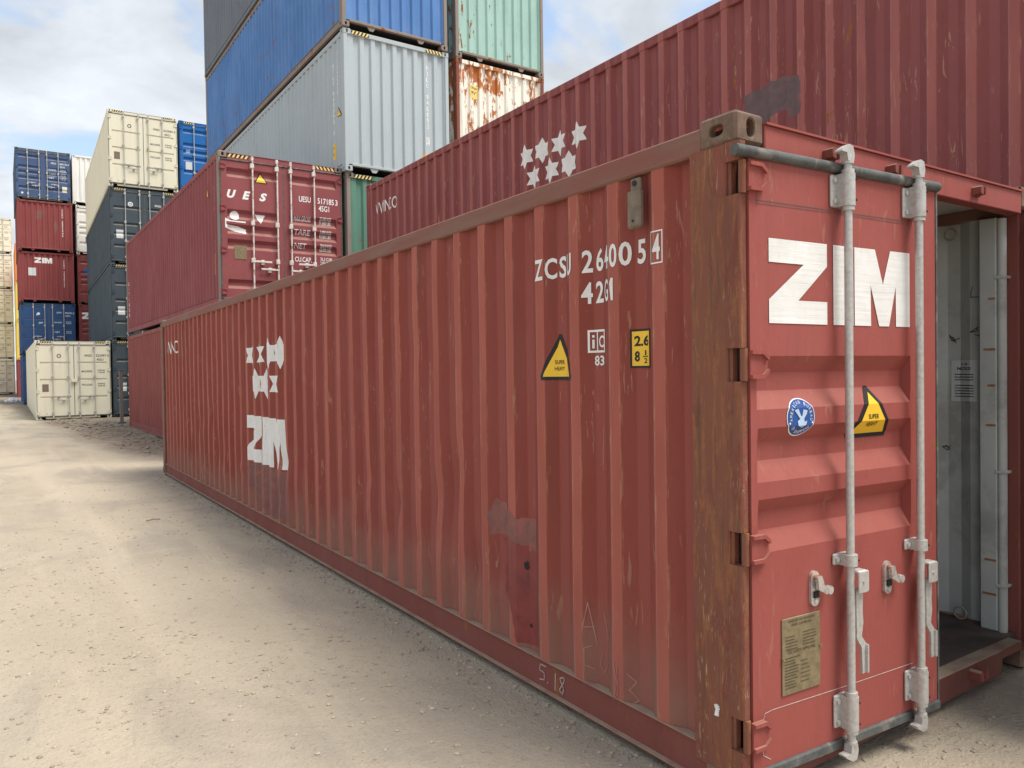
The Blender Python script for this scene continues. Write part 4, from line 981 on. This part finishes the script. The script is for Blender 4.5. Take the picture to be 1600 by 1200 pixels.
drape('lettering', rt, ee, [(vertical_text('ZCSU 2551946', 1.98, 2.25, .10, .06, 1.2), 'whitep')]); drape('overpaint', rt, ee, [(blob(.95, 1.85, .18, .3, 14, .3, 7), 'smudge')]); drape('overpaint', rt, ee, [(blob(1.68, 1.35, .10, .28, 14, .3, 9), 'smudge')])
rt, ss, ee, dd = container('navy container on top of the mixed stack, white codes on its doors', (FX-.08, FY, 10.78), 'navy', L=6.058, H=2.591, near='door', door_kind='ridge', rod_mat='galv', frame_mat='rail_dark')
spec(dd[1][0], dd[1][1], ('CRXU', '284176', '3'), '2210', (('MAX.GROSS', '24.000 KGS', '52.910 LBS'), ('TARE', '2.250 KGS', '4.960 LBS'), ('NET', '21.750 KGS', '47.950 LBS')), 'whitep', ztop=1.92, z1=1.60, dz=.22)
drape('sticker', dd[1][0], dd[1][1], [(rect(-.34, -.12, .52, .80), 'cream')]); drape('sticker', dd[0][0], dd[0][1], [([disc(.25, .30, .05), disc(.50, .32, .04)], 'whitep')])
WL = (('white container at the top beside the navy one', 'white', 'wall', 10.80, 1.02), ('white container with pressed doors beside the plain maroon one', 'white', 'door', 8.17, 1.15), ('red container with a light blue round sticker beside the ZIM-marked stack', 'maroon_f', 'door', 5.56, 1.17), ('red container showing a white letter Z behind the slate stack', 'maroon_f', 'door', 2.95, 1.19), ('red container at ground level beside the deep blue one, hidden by the cream container', 'maroon_f', 'door', .33, 1.19))
for lab, mt, nr, z, x in WL:
    rt, ss, ee, dd = container(lab, (x, FY+.15, z), mt, L=6.058, H=2.591, near=nr, door_kind='ridge')
    if 'letter Z' in lab: drape('lettering', dd[0][0], dd[0][1], [(zim(.10, 1.80, .95, .34), 'whitep')])
    if 'round sticker' in lab: drape('sticker', dd[0][0], dd[0][1], [(disc(.38, 1.72, .14), 'bright_blue')])
    if 'pressed' in lab: drape('sticker', dd[0][0], dd[0][1], [(rect(.38, .66, .62, .94), 'ventgrey')])

# far stacks at the left edge
HL = (('red container at the foot of the coloured far stack', 'maroon_f'), ('yellow container resting on the red one in the coloured far stack', 'yellow'), ('yellow container just under the orange one in the coloured far stack', 'yellow'), ('orange container on top of the coloured far stack', 'orange'))
for i, (lab, mt) in enumerate(HL): container(lab, (-1.38, 59, .33+2.60*i), mt, L=6.058, H=2.591, near='wall')
GN = ('bottom', 'second', 'third', 'fourth', 'top')
for i in range(5):
    rt, ss, ee, dd = container('cream container at the left picture edge, %s of its five-high stack' % GN[i], (-1.44-W0, 65.6, .50+2.60*i), 'cream', L=6.058, H=2.591, near='door', door_kind='flat3')
    spec(dd[1][0], dd[1][1], ('WNGU', '5101%d7' % (i+2), '%d' % (i+1)), '22G1', (('MAX.GROSS', '30.480 KGS', '67.200 LBS'), ('PAYLOAD', '28.280 KGS', '62.350 LBS')), 'black', dz=.5, z1=1.5, ztop=2.05)

# ------------------------------------------------------------------ small things on the ground
pb = MB(); pb.box(-.07, .07, -.07, .07, 0, 1.75, bev=.012); pb.box(-.10, .10, -.10, .10, -.03, .04, bev=.01); pb.box(-.078, .078, -.078, .078, 1.75, 1.79, bev=.01)
po = bpy.data.objects.new('steel_post', None); COL.objects.link(po); po.location = (1.06, 26.6, .10); tag(po, 'light grey steel post at the far corner of the brown-maroon container', 'post')
obj('shaft', MB().box(-.055, .055, -.055, .055, .04, 1.75, bev=.012).mesh('shaft'), 'frame_grey', po); obj('base_plate', MB().box(-.11, .11, -.11, .11, -.03, .04, bev=.01).mesh('base_plate'), 'rail_dark', po); obj('cap', MB().box(-.078, .078, -.078, .078, 1.75, 1.79, bev=.01).mesh('cap'), 'rail_dark', po)
hb = bmesh.new(); bmesh.ops.create_icosphere(hb, subdivisions=3, radius=1)
for v in hb.verts:
    n_ = noise.noise(v.co*2.3)*.35+noise.noise(v.co*6)*.14; v.co = Vector((v.co.x*.42, v.co.y*.3, max(-.05, v.co.z*.20)))*(1+n_)
hm_ = bpy.data.meshes.new('plastic_sheet'); hb.to_mesh(hm_); hb.free(); hm_.materials.append(None)
tag(obj('plastic_sheet', hm_, 'whitep', None, (-1.75, 50.5, gz(-1.75, 50.5))), 'crumpled white plastic sheet lying before the coloured far stack', 'plastic sheet')
tw = MB(); tw.tube([(-.92, 7.60, .006), (-.84, 7.63, .012), (-.77, 7.62, .006)], .006, 6)
tag(obj('wood_splinter', tw.mesh('wood_splinter'), 'ventgrey', None, (0, 0, 0)), 'thin wood splinter lying on the open dirt left of the red container', 'splinter')
